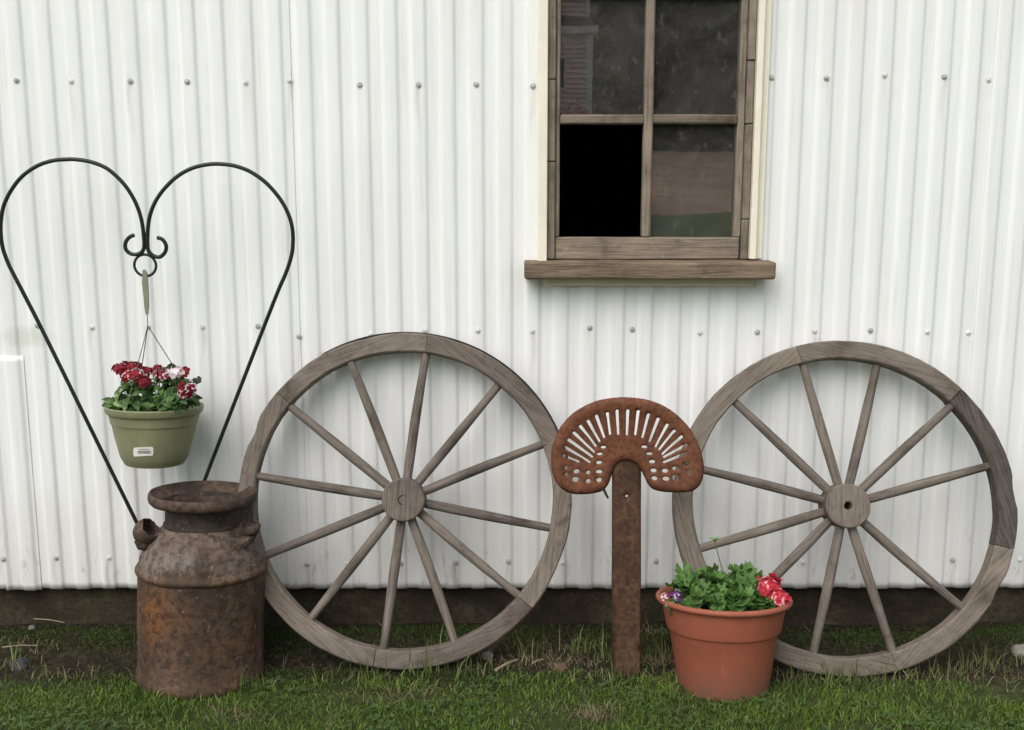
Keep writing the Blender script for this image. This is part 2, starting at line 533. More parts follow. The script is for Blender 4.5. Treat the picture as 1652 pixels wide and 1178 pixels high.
def box_mesh(name, size, mat, bev=0.002, seg=1, rough=0.0, seed=0):
    """box centred on its origin, with worn edges"""
    bm = bmesh.new()
    bmesh.ops.create_cube(bm, size=1)
    for v in bm.verts:
        v.co = Vector((v.co.x * size[0], v.co.y * size[1], v.co.z * size[2]))
    if rough:
        ax = max(range(3), key=lambda i: size[i])
        ed = [e for e in bm.edges if abs((e.verts[0].co - e.verts[1].co)[ax]) > size[ax] * 0.9]
        bmesh.ops.subdivide_edges(bm, edges=ed, cuts=10, use_grid_fill=True)
    if bev:
        bmesh.ops.bevel(bm, geom=[e for e in bm.edges if e.is_manifold and e.calc_face_angle(0) > 0.5],
                        offset=bev, segments=seg, affect='EDGES')
    if rough:
        for v in bm.verts:
            n = mnoise.noise_vector(v.co * 9 + Vector((seed * 3.1, seed, 0)))
            n2 = mnoise.noise_vector(v.co * 40 + Vector((seed, 0, 0)))
            v.co += n * rough + n2 * rough * 0.4
    me = bpy.data.meshes.new(name)
    bm.to_mesh(me)
    bm.free()
    me.materials.append(mat)
    return me


def box(name, lo, hi, mat, parent=None, bev=0.002, rough=0.0, base=Vector((0, 0, 0)), seed=0):
    lo, hi = Vector(lo), Vector(hi)
    return link(name, box_mesh(name, hi - lo, mat, bev, 1, rough, seed), parent, (lo + hi) / 2 - base)


def tube(mb, pts, rad, n=8, cap=True, mi=0):
    pts = [Vector(p) for p in pts]
    rads = rad if isinstance(rad, (list, tuple)) else [rad] * len(pts)
    t0 = (pts[1] - pts[0]).normalized()
    up = Vector((0, 1, 0)) if abs(t0.y) < 0.9 else Vector((1, 0, 0))
    nrm = t0.cross(up).normalized()
    vs, fs = [], []
    for i, p in enumerate(pts):
        t = (pts[min(i + 1, len(pts) - 1)] - pts[max(i - 1, 0)]).normalized()
        nrm = (nrm - t * nrm.dot(t)).normalized()
        b = t.cross(nrm)
        for k in range(n):
            a = 2 * PI * k / n
            vs.append(p + (nrm * math.cos(a) + b * math.sin(a)) * rads[i])
    for i in range(len(pts) - 1):
        for k in range(n):
            k2 = (k + 1) % n
            fs.append((i * n + k, i * n + k2, (i + 1) * n + k2, (i + 1) * n + k))
    if cap:
        fs.append(tuple(range(n - 1, -1, -1)))
        fs.append(tuple((len(pts) - 1) * n + k for k in range(n)))
    mb.add(vs, fs, mi)


def catmull(pts, sub=6, closed=False):
    pts = [Vector(p) for p in pts]
    n = len(pts)
    out = []
    rngi = range(n) if closed else range(n - 1)
    for i in rngi:
        if closed:
            a, b, c, d = pts[i - 1], pts[i], pts[(i + 1) % n], pts[(i + 2) % n]
        else:
            a, b, c, d = pts[max(i - 1, 0)], pts[i], pts[i + 1], pts[min(i + 2, n - 1)]
        for k in range(sub):
            t = k / sub
            out.append(0.5 * ((2 * b) + (c - a) * t + (2 * a - 5 * b + 4 * c - d) * t * t + (3 * b - a - 3 * c + d) * t ** 3))
    if not closed:
        out.append(pts[-1])
    return out


def lathe(mb, prof, n=64, wob=0.0, seed=0, mi=0, closed=False):
    vs, fs = [], []
    for (r, z) in prof:
        for k in range(n):
            a = 2 * PI * k / n
            q = r
            if wob:
                q += wob * mnoise.noise(Vector((math.cos(a) * 1.6 + seed, math.sin(a) * 1.6, z * 7)))
                q += wob * 0.35 * mnoise.noise(Vector((math.cos(a) * 6 + seed, math.sin(a) * 6, z * 25)))
            vs.append((q * math.cos(a), q * math.sin(a), z))
    m = len(prof)
    for i in range(m if closed else m - 1):
        j = (i + 1) % m
        for k in range(n):
            k2 = (k + 1) % n
            fs.append((i * n + k, i * n + k2, j * n + k2, j * n + k))
    mb.add(vs, fs, mi)


def disc(mb, r, z, n=40, bumpy=0.0, rings=6):
    vs = [(0, 0, z)]
    fs = []
    for j in range(1, rings + 1):
        for k in range(n):
            a = 2 * PI * k / n
            q = r * j / rings
            zz = z + (bumpy * mnoise.noise(Vector((q * math.cos(a) * 30, q * math.sin(a) * 30, 3))) if j < rings else 0)
            vs.append((q * math.cos(a), q * math.sin(a), zz))
    for k in range(n):
        fs.append((0, 1 + k, 1 + (k + 1) % n))
    for j in range(rings - 1):
        for k in range(n):
            k2 = (k + 1) % n
            fs.append((1 + j * n + k, 1 + (j + 1) * n + k, 1 + (j + 1) * n + k2, 1 + j * n + k2))
    mb.add(vs, fs)


# ------------------------------------------------------------------ ground
def gz(x, y):
    z = 0.0
    if -3 < y < 0.6 and abs(x) < 4:
        z += 0.010 * mnoise.noise(Vector((x * 2.3, y * 2.3, 1.7))) + 0.006 * mnoise.noise(Vector((x * 9, y * 9, 4.2)))
        w = math.exp(-((y + 0.09) / 0.07) ** 2)                                # mossy hump along the footing
        z += w * (0.012 + 0.020 * max(0, mnoise.noise(Vector((x * 3.1, 2.2, 0.5)))) + 0.010 * mnoise.noise(Vector((x * 11, y * 11, 7))))
        w2 = math.exp(-((y + 0.20) / 0.05) ** 2)                               # bare hollow in front of it
        z -= w2 * 0.010
    if y < -18:
        t = min(1.0, (-18 - y) / 24)
        z += 2.0 * t * t * (3 - 2 * t)
    return z


xs = list(np.arange(-2.2, 2.2001, 0.022))
ys = list(np.arange(-1.7, 0.05, 0.022))
st, x = 0.05, 2.2
while x < 420:
    x += st
    st *= 1.25
    xs.append(x)
    xs.insert(0, -x)
st, y = 0.05, -1.7
while y > -420:
    st = min(st * 1.25, 3.0) if y > -60 else st * 1.3
    y -= st
    ys.insert(0, y)
st, y = 0.3, ys[-1]
while y < 120:
    y += st
    st *= 1.5
    ys.append(y)
mb = MB()
nx = len(xs)
mb.add([(x, y, gz(x, y)) for y in ys for x in xs],
       [(j * nx + i, j * nx + i + 1, (j + 1) * nx + i + 1, (j + 1) * nx + i) for j in range(len(ys) - 1) for i in range(nx - 1)])
ground = mb.build('ground', M['ground'], smooth=180)
tag(ground, 'lawn earth with bare dark soil along the shed footing', 'ground', kind='structure')

mb = MB()
fx = np.linspace(-70, 80, 60)
fy = np.linspace(-43, -23.5, 30)
mb.add([(x, y + 3.0 * mnoise.noise(Vector((x * 0.5, 0, 9))) + 0.8 * mnoise.noise(Vector((x * 2.1, 0, 3))), gz(x, y) + (-0.12 if y in (fy[0], fy[-1]) else 0.05) + 0.05 * mnoise.noise(Vector((x, y * 3, 0)))) for y in fy for x in fx],
       [(j * 60 + i, j * 60 + i + 1, (j + 1) * 60 + i + 1, (j + 1) * 60 + i) for j in range(29) for i in range(59)])
field = mb.build('field', M['field'], smooth=180)
tag(field, 'dry brown field across the lawn, mirrored in the window', 'field', kind='structure')

# ------------------------------------------------------------------ the shed
S = 1.07
shed = empty('shed', (0, 0, 0))
tag(shed, 'white corrugated iron shed wall on a dark footing with a weathered window', 'shed')


def phase(x):
    u = x / S - 0.052
    return u / 0.0703 if u < 0 else u / 0.0718


def sheet_y(x, z, off):
    return off - 0.0036 - 0.0030 * math.tanh(3.4 * math.cos(2 * PI * phase(x))) - 0.0006 * math.cos(2 * PI * phase(x)) + 0.0030 * max(0, mnoise.noise(Vector((x * 3.1, 7.0, z * 2.3))) - 0.25) * 2 + 0.0022 * mnoise.noise(Vector((x * 2.0, 0.3, z * 1.1)))


BOT = P(0, 947, 0).z
TOP = 2.75
# window measurements (wall side)
WY = -0.032
def wx(px, py=200): return P(px, py, WY).x
def wz(py): return P(1000, py, WY).z
WIN_L, WIN_R = wx(874), wx(1222)
WIN_B, WIN_T = wz(440), wz(184) + 2 * (wz(184) - wz(383))


rows_px = [[(25, 130), (114, 131), (209, 131), (301, 132), (395, 133), (466, 130), (580, 137), (675, 137), (768, 136), (860, 139), (1246, 125), (1335, 126), (1429, 121), (1525, 124), (1599, 128)],
           [(59, 526), (147, 529), (238, 528), (326, 528), (416, 527), (481, 544), (597, 540), (685, 534), (771, 534), (859, 535), (952, 530), (1021, 533), (1130, 538), (1223, 537), (1316, 535), (1406, 534), (1498, 536), (1566, 538)],
           [(4, 903), (89, 902), (174, 901), (494, 913), (560, 911), (646, 911), (735, 910), (820, 908), (908, 910), (1060, 909), (1208, 907), (1296, 909), (1471, 907), (1540, 907), (1648, 905)]]
rs_ = random.Random(3)
runs = []
for r_ in rows_px:
    for q in r_:
        p_ = P(q[0], q[1], -0.01)
        runs.append((p_.x, p_.z, rs_.choice([0, 0.15, 0.3, 0.55, 0.9]) * (1.0 if q[1] > 800 else 0.6)))


def make_sheet(x0, x1, off):
    cols = list(np.arange(x0, x1, 0.0745 / 30)) + [x1]
    if x0 < WIN_R and x1 > WIN_L:
        for w in (WIN_L, WIN_R):
            if x0 < w < x1:
                cols = [c_ for c_ in cols if abs(c_ - w) > 0.0016] + [w]
    cols = sorted(cols)
    rows = sorted(list(np.linspace(BOT, 1.75, 90)) + list(np.linspace(1.8, TOP, 8)) + [WIN_B, WIN_T])
    mb = MB()
    nc = len(cols)
    vs = []
    for z in rows:
        for x in cols:
            zz = z + (0.0025 * mnoise.noise(Vector((x * 6, 0, 1))) if z == rows[0] else 0)
            vs.append((x, sheet_y(x, z, off), zz))
    fs = []
    for j in range(len(rows) - 1):
        for i in range(nc - 1):
            xm, zm = (cols[i] + cols[i + 1]) / 2, (rows[j] + rows[j + 1]) / 2
            if WIN_L < xm < WIN_R and WIN_B < zm < WIN_T:
                continue
            fs.append((j * nc + i, j * nc + i + 1, (j + 1) * nc + i + 1, (j + 1) * nc + i))
    mb.add(vs, fs)
    st = np.zeros(len(vs), dtype=np.float32)
    va = np.array(vs)
    for (sx, sz, ss) in runs:
        dx = va[:, 0] - sx - 0.004 * np.sin(va[:, 2] * 37 + sx * 50)
        dz = sz - va[:, 2]
        L = 0.05 + 0.10 * ss
        st += ss * np.exp(-(dx / 0.006) ** 2) * np.where(dz > 0, np.exp(-(dz / L) ** 2), np.exp(-(dz / 0.008) ** 2)).astype(np.float32)
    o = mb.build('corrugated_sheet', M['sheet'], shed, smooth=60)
    at_ = o.data.attributes.new('stain', 'FLOAT', 'POINT')
    at_.data.foreach_set('value', np.clip(st, 0, 1))
    md = o.modifiers.new('thickness', 'SOLIDIFY')
    md.thickness = 0.0012
    md.offset = 1
    return o


laps = [-2.9, -1.47, P(482, 500, 0).x + 0.004, P(1023, 530, 0).x + 0.004, P(1572, 500, 0).x, 2.9]
for i in range(5):
    make_sheet(laps[i] - (0.02 if i else 0), laps[i + 1], 0.0016 * (i - 5))
# small patch of newer iron lapped over the left end
mb = MB()
px0, px1 = laps[1] + 0.03, P(46, 650, 0).x
cols = list(np.arange(px0, px1, 0.0031)) + [px1]
zt = P(30, 573, 0).z
rows = list(np.linspace(BOT - 0.004, zt, 40))
nc_ = len(cols)
mb.add([(x, sheet_y(x, z, -0.0082), z) for z in rows for x in cols],
       [(j * nc_ + i, j * nc_ + i + 1, (j + 1) * nc_ + i + 1, (j + 1) * nc_ + i) for j in range(39) for i in range(nc_ - 1)])
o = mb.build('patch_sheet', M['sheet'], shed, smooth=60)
md = o.modifiers.new('thickness', 'SOLIDIFY')
md.thickness = 0.0012
md.offset = 1

# screws on the crests
mb = MB()
lathe(mb, [(0.0, -0.0062), (0.0032, -0.0058), (0.0046, -0.0042), (0.0048, -0.0024), (0.0082, -0.0020), (0.0086, 0.0), (0.0086, 0.003)], 14)
mb.v = [(x, z, y) for (x, y, z) in mb.v]
mb.f = [f[::-1] for f in mb.f]
screw_me = [mb.mesh('screw', m, 40) for m in (M['zinc'], M['zinc_light'])]
dark_screws = {(768, 136), (1246, 125), (675, 137), (416, 527), (59, 526)}
for r_ in rows_px:
    for q in r_:
        p = P(q[0], q[1], -0.02)
        k = max(i for i in range(5) if laps[i] <= p.x)
        yy = sheet_y(p.x, p.z, 0.0016 * (k - 5))
        if p.x < px1 and p.z < zt:
            yy = sheet_y(p.x, p.z, -0.0082)
        s_ = link('screw', screw_me[0 if (q in dark_screws or random.random() < 0.45) else 1], shed, (p.x, yy - 0.0014, p.z),
                  (R(random.uniform(-6, 6)), random.uniform(0, 3), R(random.uniform(-8, 8))))
        s_.scale = (0.92, 0.7, 0.92)

# footing, inner room, roof
mb = MB()
fxs = np.arange(-3.0, 3.0, 0.03)
fzs = [-0.25, -0.05, 0.0, 0.02, 0.05, 0.08, 0.11, BOT + 0.05]
mb.add([(x, 0.022 + 0.008 * mnoise.noise(Vector((x * 5, 1, z * 9))) + 0.004 * mnoise.noise(Vector((x * 22, 2, z * 25))), z) for z in fzs for x in fxs],
       [(j * len(fxs) + i, j * len(fxs) + i + 1, (j + 1) * len(fxs) + i + 1, (j + 1) * len(fxs) + i) for j in range(len(fzs) - 1) for i in range(len(fxs) - 1)])
mb.add([(-3, 0.02, BOT + 0.05), (2.97, 0.02, BOT + 0.05), (2.97, 0.25, BOT + 0.05), (-3, 0.25, BOT + 0.05)], [(0, 1, 2, 3)])
mb.build('footing', M['foundation'], shed, smooth=60)
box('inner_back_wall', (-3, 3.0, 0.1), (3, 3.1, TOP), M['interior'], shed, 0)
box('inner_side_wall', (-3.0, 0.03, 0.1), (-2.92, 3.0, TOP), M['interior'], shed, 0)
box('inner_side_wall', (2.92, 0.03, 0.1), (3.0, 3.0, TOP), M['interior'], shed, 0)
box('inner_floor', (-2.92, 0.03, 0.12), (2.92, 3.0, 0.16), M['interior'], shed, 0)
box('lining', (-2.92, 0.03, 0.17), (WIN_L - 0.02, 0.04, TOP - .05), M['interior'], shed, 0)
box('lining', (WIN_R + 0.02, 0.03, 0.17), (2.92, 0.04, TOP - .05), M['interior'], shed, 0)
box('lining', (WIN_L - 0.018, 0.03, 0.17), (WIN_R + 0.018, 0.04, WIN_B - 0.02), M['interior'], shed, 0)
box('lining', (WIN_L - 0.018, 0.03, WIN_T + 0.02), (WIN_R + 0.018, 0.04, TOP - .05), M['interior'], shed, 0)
roof = box('roof', (-3.1, -0.10, TOP + 0.002), (3.1, 3.2, TOP + 0.05), M['sheet'], shed, 0)
box('gutter', (-3.1, -0.14, TOP - 0.05), (3.1, -0.102, TOP + 0.04), M['cream'], roof, 0.004, base=roof.location)

# ---- window: part of the shed, its boards and panes are sub-parts
zb, zs_t = wz(415), wz(419)
xL0, xL1, xP0, xP1, xP2, xP3, xR1 = wx(884), wx(897), wx(904), wx(1040.6), wx(1055), wx(1192.6), wx(1216)
mid_t, mid_b = wz(184), wz(200)
pane_b = wz(384)
rowh = mid_t - pane_b + 0.0
zb = wz(419.5)
win = box('window', (xL1, -0.014, zb), (xR1 - 0.022, 0.028, pane_b), M['frame_x'], shed, 0.003, 0.0012)     # bottom rail of the sash
WB = Vector(win.location)


def wpart(name, lo, hi, mat, bev=0.002, rough=0.0, seed=0):
    return box(name, lo, hi, mat, win, bev, rough, WB, seed)


wtop = WIN_T - 0.03
wpart('stile', (xL1, -0.0128, pane_b + 0.0005), (xP0, 0.028, wtop), M['frame_z'], 0.003, 0.001, 1)
wpart('stile', (xP3, -0.0128, pane_b + 0.0005), (xP3 + 0.018, 0.028, wtop), M['frame_z'], 0.003, 0.001, 2)
wpart('top_rail', (xL1, -0.014, wtop + 0.001), (xR1 - 0.022, 0.028, WIN_T), M['frame_x'], 0.003)
wpart('muntin', (xP1, -0.0145, pane_b + 0.0005), (xP2, 0.026, wtop - 0.0005), M['frame_z'], 0.004, 0.001, 3)
zz = mid_b
k = 0
panes = []
lows = [pane_b]
while zz < wtop - 0.1:
    for a, c in ((xP0, xP1), (xP2, xP3)):
        wpart('glazing_bar', (a - 0.001, -0.012, zz), (c + 0.001, 0.025, zz + (mid_t - mid_b)), M['frame_x'], 0.004, 0.001, 4 + k)
        k += 1
    lows.append(zz + (mid_t - mid_b))
    zz += rowh
lows_top = [mid_b] + [z + rowh - (mid_t - mid_b) for z in lows[1:]]
for i, (a, b_) in enumerate(zip(lows, lows_top)):
    b_ = min(b_, wtop)
    for j, (c, d) in enumerate(((xP0, xP1), (xP2, xP3))):
        if i == 0 and j == 0:
            continue                                                       # the missing pane
        pn = wpart('pane', (c - 0.002, 0.008, a - 0.002), (d + 0.002, 0.011, b_ + 0.002), M['glass'], 0)
        pn.rotation_euler = (R(random.uniform(-0.15, 0.15)), 0, R(random.uniform(-0.15, 0.15)))
# jamb boards, pieced from short lengths
yl = [wz(419.5), wz(261), wz(128), wz(-60), WIN_T]
for i in range(4):
    wpart('jamb_board', (xL0, -0.024 - 0.001 * (i % 2), yl[i] + 0.0008), (xL1 - 0.001, 0.03, yl[i + 1] - 0.0008), M['frame_z'], 0.0025, 0.0008, 10 + i)
yr = [wz(419.5), wz(354), wz(200), wz(97), wz(-80), WIN_T]
for i in range(5):
    wpart('jamb_board', (xP3 + 0.019, -0.023 - 0.0015 * (i % 2), yr[i] + 0.0008), (xR1, 0.03, yr[i + 1] - 0.0008), M['frame_z'], 0.0025, 0.0008, 20 + i)
wpart('trim_board', (wx(868.5), -0.042, wz(424)), (xL0 - 0.001, 0.0, WIN_T + 0.05), M['cream'], 0.002)
wpart('trim_board', (xR1 + 0.001, -0.042, wz(418)), (wx(1227), 0.0, WIN_T + 0.05), M['cream'], 0.002)
wpart('trim_board', (wx(868.5), -0.042, WIN_T + 0.052), (wx(1227), 0.0, WIN_T + 0.10), M['cream'], 0.002)
wpart('flashing', (wx(1227) + 0.001, -0.024, wz(418)), (wx(1239), -0.012, WIN_T + 0.05), M['cream'], 0.001)
s0, s1 = P(846, 430, -0.085), P(1251, 430, -0.085)
st_, sb_ = P(1000, 423, -0.09).z, P(1000, 451, -0.09).z
wpart('sill', (s0.x, -0.09, sb_), (s1.x, 0.03, st_), M['sill_x'], 0.004, 0.0022, 31)
a0, a1 = P(880, 456, -0.035), P(1215, 456, -0.035)
wpart('apron', (a0.x, -0.036, P(1000, 461, -0.036).z), (a1.x, 0.0, sb_ - 0.002), M['cream'], 0.002)

# ------------------------------------------------------------------ wagon wheels
def wheel(name, label, top, bot, joints, spokes_px, hub_px, missing, mats, hubhole, wide=1.0, tyre=True, seed=0):
    """top/bot: front-face rim points; parts are laid out in the wheel's own plane"""
    ax = (top - bot)
    rad = math.hypot(ax.y, ax.z) / 2 * 1.008
    lean = math.atan2(ax.y, ax.z)
    root = empty(name, bot, (-lean, 0, 0))
    root.scale = (wide, 1, 1)
    tag(root, label, 'wheel', 'old wagon wheels against the wall')
    T = 0.046
    RIN = rad - 0.0500
    cz = rad
    rr = random.Random(seed)
    jn = sorted(joints)
    for i, a0 in enumerate(jn):
        a1 = jn[(i + 1) % len(jn)]
        if a1 <= a0:
            a1 += 360
        am = R((a0 + a1) / 2)
        gap = R(0.10)
        A0, A1 = R(a0) + gap, R(a1) - gap
        n = 26
        vs = []
        dy = rr.uniform(-0.003, 0.003)
        for k in range(n + 1):
            a = A0 + (A1 - A0) * k / n
            tt = k / n
            w = 0.0022 * mnoise.noise(Vector((a * 3, seed * 5, i))) + 0.0012 * mnoise.noise(Vector((a * 14, seed * 5, i)))
            w2 = 0.0020 * mnoise.noise(Vector((a * 4, seed * 5 + 3, i))) + 0.001 * mnoise.noise(Vector((a * 17, seed, i)))
            chip = 0.0
            for (ca, cw, cd) in mats.get('chips', []):
                dd = (math.degrees(a) - ca + 180) % 360 - 180
                chip += cd * max(0, 1 - (dd / cw) ** 2)
            ro, ri = rad + w - 0.001, RIN + w2
            b = 0.004
            for (r_, y_) in ((ro - chip - b, 0), (ri + b, 0), (ri, b), (ri, T - b), (ri + b, T), (ro - b, T), (ro - chip * 0.4, T - b), (ro - chip, b)):
                yj = y_ + dy + 0.0012 * mnoise.noise(Vector((a * 8, y_ * 40, i + seed * 3)))
                # local frame: x along the chord
                X = r_ * math.cos(a)
                Z = r_ * math.sin(a)
                dx = X * -math.sin(am) + Z * math.cos(am)
                dz = X * math.cos(am) + Z * math.sin(am)
                vs.append((dx, yj, dz))
        fs = []
        for k in range(n):
            for q in range(8):
                q2 = (q + 1) % 8
                fs.append((k * 8 + q, k * 8 + q2, (k + 1) * 8 + q2, (k + 1) * 8 + q))
        fs.append(tuple(range(7, -1, -1)))
        fs.append(tuple(n * 8 + q for q in range(8)))
        mbf = MB()
        mbf.add(vs, fs)
        mt = M['wood_dark_x'] if i in mats.get('dark', []) else M['wood_x']
        mbf.f = [f[::-1] for f in mbf.f]
        o = mbf.build('felloe', mt, root, (0, 0, cz), smooth=35)
        # chord frame -> wheel frame: local x -> (-sin, cos), local z -> (cos, sin)
        m3 = Matrix(((-math.sin(am), 0, math.cos(am)), (0, 1, 0), (math.cos(am), 0, math.sin(am))))
        if m3.determinant() < 0:
            for v in o.data.vertices:
                v.co.x = -v.co.x
            m3 = Matrix(((math.sin(am), 0, math.cos(am)), (0, 1, 0), (-math.cos(am), 0, math.sin(am))))
            o.data.flip_normals()
        o.rotation_euler = m3.to_euler()
    if tyre:
        mbt = MB()
        n = 60
        vs = []
        for k in range(n):
            a = R(14) + R(106) * k / (n - 1)
            for (r_, y_) in ((rad + 0.0005, 0.020), (rad + 0.0045, 0.020), (rad + 0.0045, T - 0.001), (rad + 0.0005, T - 0.001)):
                vs.append((r_ * math.cos(a), y_, r_ * math.sin(a)))
        fs = [(k * 4 + q, k * 4 + (q + 1) % 4, (k + 1) * 4 + (q + 1) % 4, (k + 1) * 4 + q) for k in range(n - 1) for q in range(4)]
        mbt.add(vs, fs)
        mbt.build('tyre', M['tyre'], root, (0, 0, cz), smooth=35)
    # hub
    HR = mats['hub_r']
    mbh = MB()
    if hubhole:
        prof = [(0.0105, 0.05), (0.0105, -0.020), (0.0125, -0.022), (HR - 0.003, -0.022), (HR, -0.019), (HR + 0.0006, 0.02), (HR, 0.05)]
    else:
        prof = [(0.0001, -0.0215), (0.008, -0.022), (HR - 0.003, -0.022), (HR, -0.019), (HR + 0.0006, 0.02), (HR, 0.05), (0.0001, 0.05)]
    lathe(mbh, prof, 48, 0.0012, seed)
    hub = MB()
    hub.v = [(x, z, -y) for (x, y, z) in mbh.v]
    hub.f = mbh.f
    ho = hub.build('hub', M['wood_x'], root, (0, 0.004, cz), (0, R(rr.uniform(60, 110)), 0), smooth=40)
    if hubhole:
        mbp = MB()
        lathe(mbp, [(0.0001, 0.030), (0.0104, 0.030)], 20)
        bp = MB()
        bp.v = [(x, z, -y) for (x, y, z) in mbp.v]
        bp.f = mbp.f
        bp.build('axle_hole', M['interior'], ho)
    else:
        mbc = MB()
        pts = [(0.012 * math.cos(a), -0.0226, 0.012 * math.sin(a)) for a in np.linspace(R(60), R(285), 16)]
        tube(mbc, pts, [0.0003 + 0.0012 * math.sin(PI * i / 15) for i in range(16)], 6)
        mbc.build('crescent_groove', M['tyre'], ho, rot=(0, -ho.rotation_euler.y, 0))
    # spokes
    for i, (sx, sy) in enumerate(spokes_px):
        if i in missing:
            continue
        a = math.atan2(hub_px[1] - sy, sx - hub_px[0])
        mbs = MB()
        L0, L1 = HR - 0.012, RIN + 0.010
        n = 9
        pts, rads = [], []
        bow = rr.uniform(-0.0025, 0.0025)
        for k in range(n + 1):
            t = k / n
            pts.append((bow * math.sin(PI * t), 0.0, L0 + (L1 - L0) * t))
            rads.append((0.0118 + 0.0018 * math.sin(PI * min(1, t * 1.2)) - 0.0012 * t) * (1 + 0.04 * mnoise.noise(Vector((t * 7, i, seed)))))
        tube(mbs, pts, rads, 12)
        mbs.build('spoke', M['wood_z'], root, (0, 0.018 + rr.uniform(-0.002, 0.002), cz), (0, PI / 2 - a, 0), smooth=40)
    return root


def zz4(l, o=(370, 520), s=550 / 1117):
    return [(o[0] + x * s, o[1] + y * s) for x, y in l]


sp1 = zz4([(378, 138), (628, 105), (870, 212), (1015, 410), (1040, 685), (935, 905), (725, 1050), (495, 1075), (260, 975), (118, 770), (80, 515), (180, 285)])
wheel('wagon_wheel', 'grey wooden wagon wheel with twelve spokes beside the rusty milk can', P(649, 541, -0.069), G(649, 1082, 0.004),
      [21, 82, 140, 200, 260, 320], sp1, (645, 811), (), {'hub_r': 0.0565, 'dark': [], 'chips': [(166, 16, 0.007), (156, 5, 0.006), (-24, 10, 0.004)]}, False, wide=1.005, seed=1)
sp2 = zz4([(455, 122), (702, 120), (948, 258), (1065, 465), (1075, 730), (942, 935), (710, 1070), (460, 1070), (300, 872), (110, 740), (112, 480), (230, 255)], (1080, 530), 572 / 1162)
wheel('wagon_wheel', 'grey wooden wagon wheel missing a spoke, behind the terracotta pot', P(1375, 553, -0.069), G(1376, 1094, 0.002),
      [45, 105, 165, 225, -75, -15], sp2, (1363, 826), (4,), {'hub_r': 0.0575, 'dark': [1], 'chips': [(5, 6, 0.006), (-30, 5, 0.004)]}, True, wide=1.03, tyre=False, seed=2)

# ------------------------------------------------------------------ milk can
def S_(prof):
    return [(r * S, z * S) for r, z in prof]


can_base = Vector((P(325, 1090, -0.285).x, -0.288, -0.002))
can = empty('milk_can', can_base, (R(-4.5), R(2.2), R(0)))
can.scale = (0.985, 0.985, 0.982)
tag(can, 'rusty steel milk can standing in the grass below the hanging basket', 'milk can')
mb = MB()
lathe(mb, S_([(0.001, -0.012), (0.146, -0.012), (0.150, -0.006), (0.1535, 0.0), (0.1535, 0.016), (0.1505, 0.020), (0.1505, 0.08), (0.1510, 0.14), (0.1505, 0.20), (0.1510, 0.262)]), 96, 0.0026, 2)
mb.build('drum', M['can'], can, smooth=40)
mb = MB()
ringp = [(0.1505 + 0.0075 * math.sin(PI * t), 0.260 + 0.024 * t) for t in np.linspace(0, 1, 8)]
shp = [(0.1500, 0.285), (0.1475, 0.300), (0.140, 0.319), (0.128, 0.338), (0.113, 0.357), (0.098, 0.371), (0.0905, 0.379)]
lathe(mb, S_(ringp + shp), 96, 0.0022, 3)
mb.build('shoulder', M['can'], can, smooth=50)
mb = MB()
lathe(mb, S_([(0.0915, 0.374), (0.0920, 0.383), (0.0880, 0.386), (0.0875, 0.42), (0.0885, 0.432), (0.092, 0.440)]), 72, 0.0014, 4)
mb.build('neck', M['can_dark'], can, smooth=40)
mb = MB()
lathe(mb, S_([(0.0885, 0.430), (0.104, 0.4315), (0.121, 0.433), (0.1265, 0.438), (0.1290, 0.447), (0.1282, 0.457), (0.1255, 0.4605), (0.1215, 0.4600), (0.1190, 0.456), (0.112, 0.449), (0.100, 0.441), (0.089, 0.433), (0.085, 0.42), (0.083, 0.40), (0.083, 0.375)]), 80, 0.0020, 5)
mb.build('lip', M['can_lip'], can, smooth=50)
mb = MB()
disc(mb, 0.0835 * S, 0.395 * S, 32, 0.010)
mb.build('debris', M['dead_leaf'], can, smooth=180)


def strap(mb, c, axis, start, rad, a0, a1, width, th, n=18, jag=0.0, flare=0.0):
    """curved band of sheet metal: arc about axis"""
    axis = Vector(axis).normalized()
    u = Vector(start)
    u = (u - axis * u.dot(axis)).normalized()
    w = axis.cross(u)
    vs, fs = [], []
    for k in range(n + 1):
        t = k / n
        a = R(a0 + (a1 - a0) * t)
        d = u * math.cos(a) + w * math.sin(a)
        hw = width / 2 * (1 - jag * abs(math.sin(t * 9)) * t) * (1 + flare * t)
        r_ = rad * (1 + 0.05 * math.sin(5 * t))
        for (rr_, s_) in ((r_, -hw), (r_, hw), (r_ - th, hw), (r_ - th, -hw)):
            vs.append(Vector(c) + d * rr_ + axis * s_)
    for k in range(n):
        for q in range(4):
            q2 = (q + 1) % 4
            fs.append((k * 4 + q, k * 4 + q2, (k + 1) * 4 + q2, (k + 1) * 4 + q))
    fs.append((3, 2, 1, 0))
    fs.append(tuple(n * 4 + q for q in range(4)))
    mb.add(vs, fs)




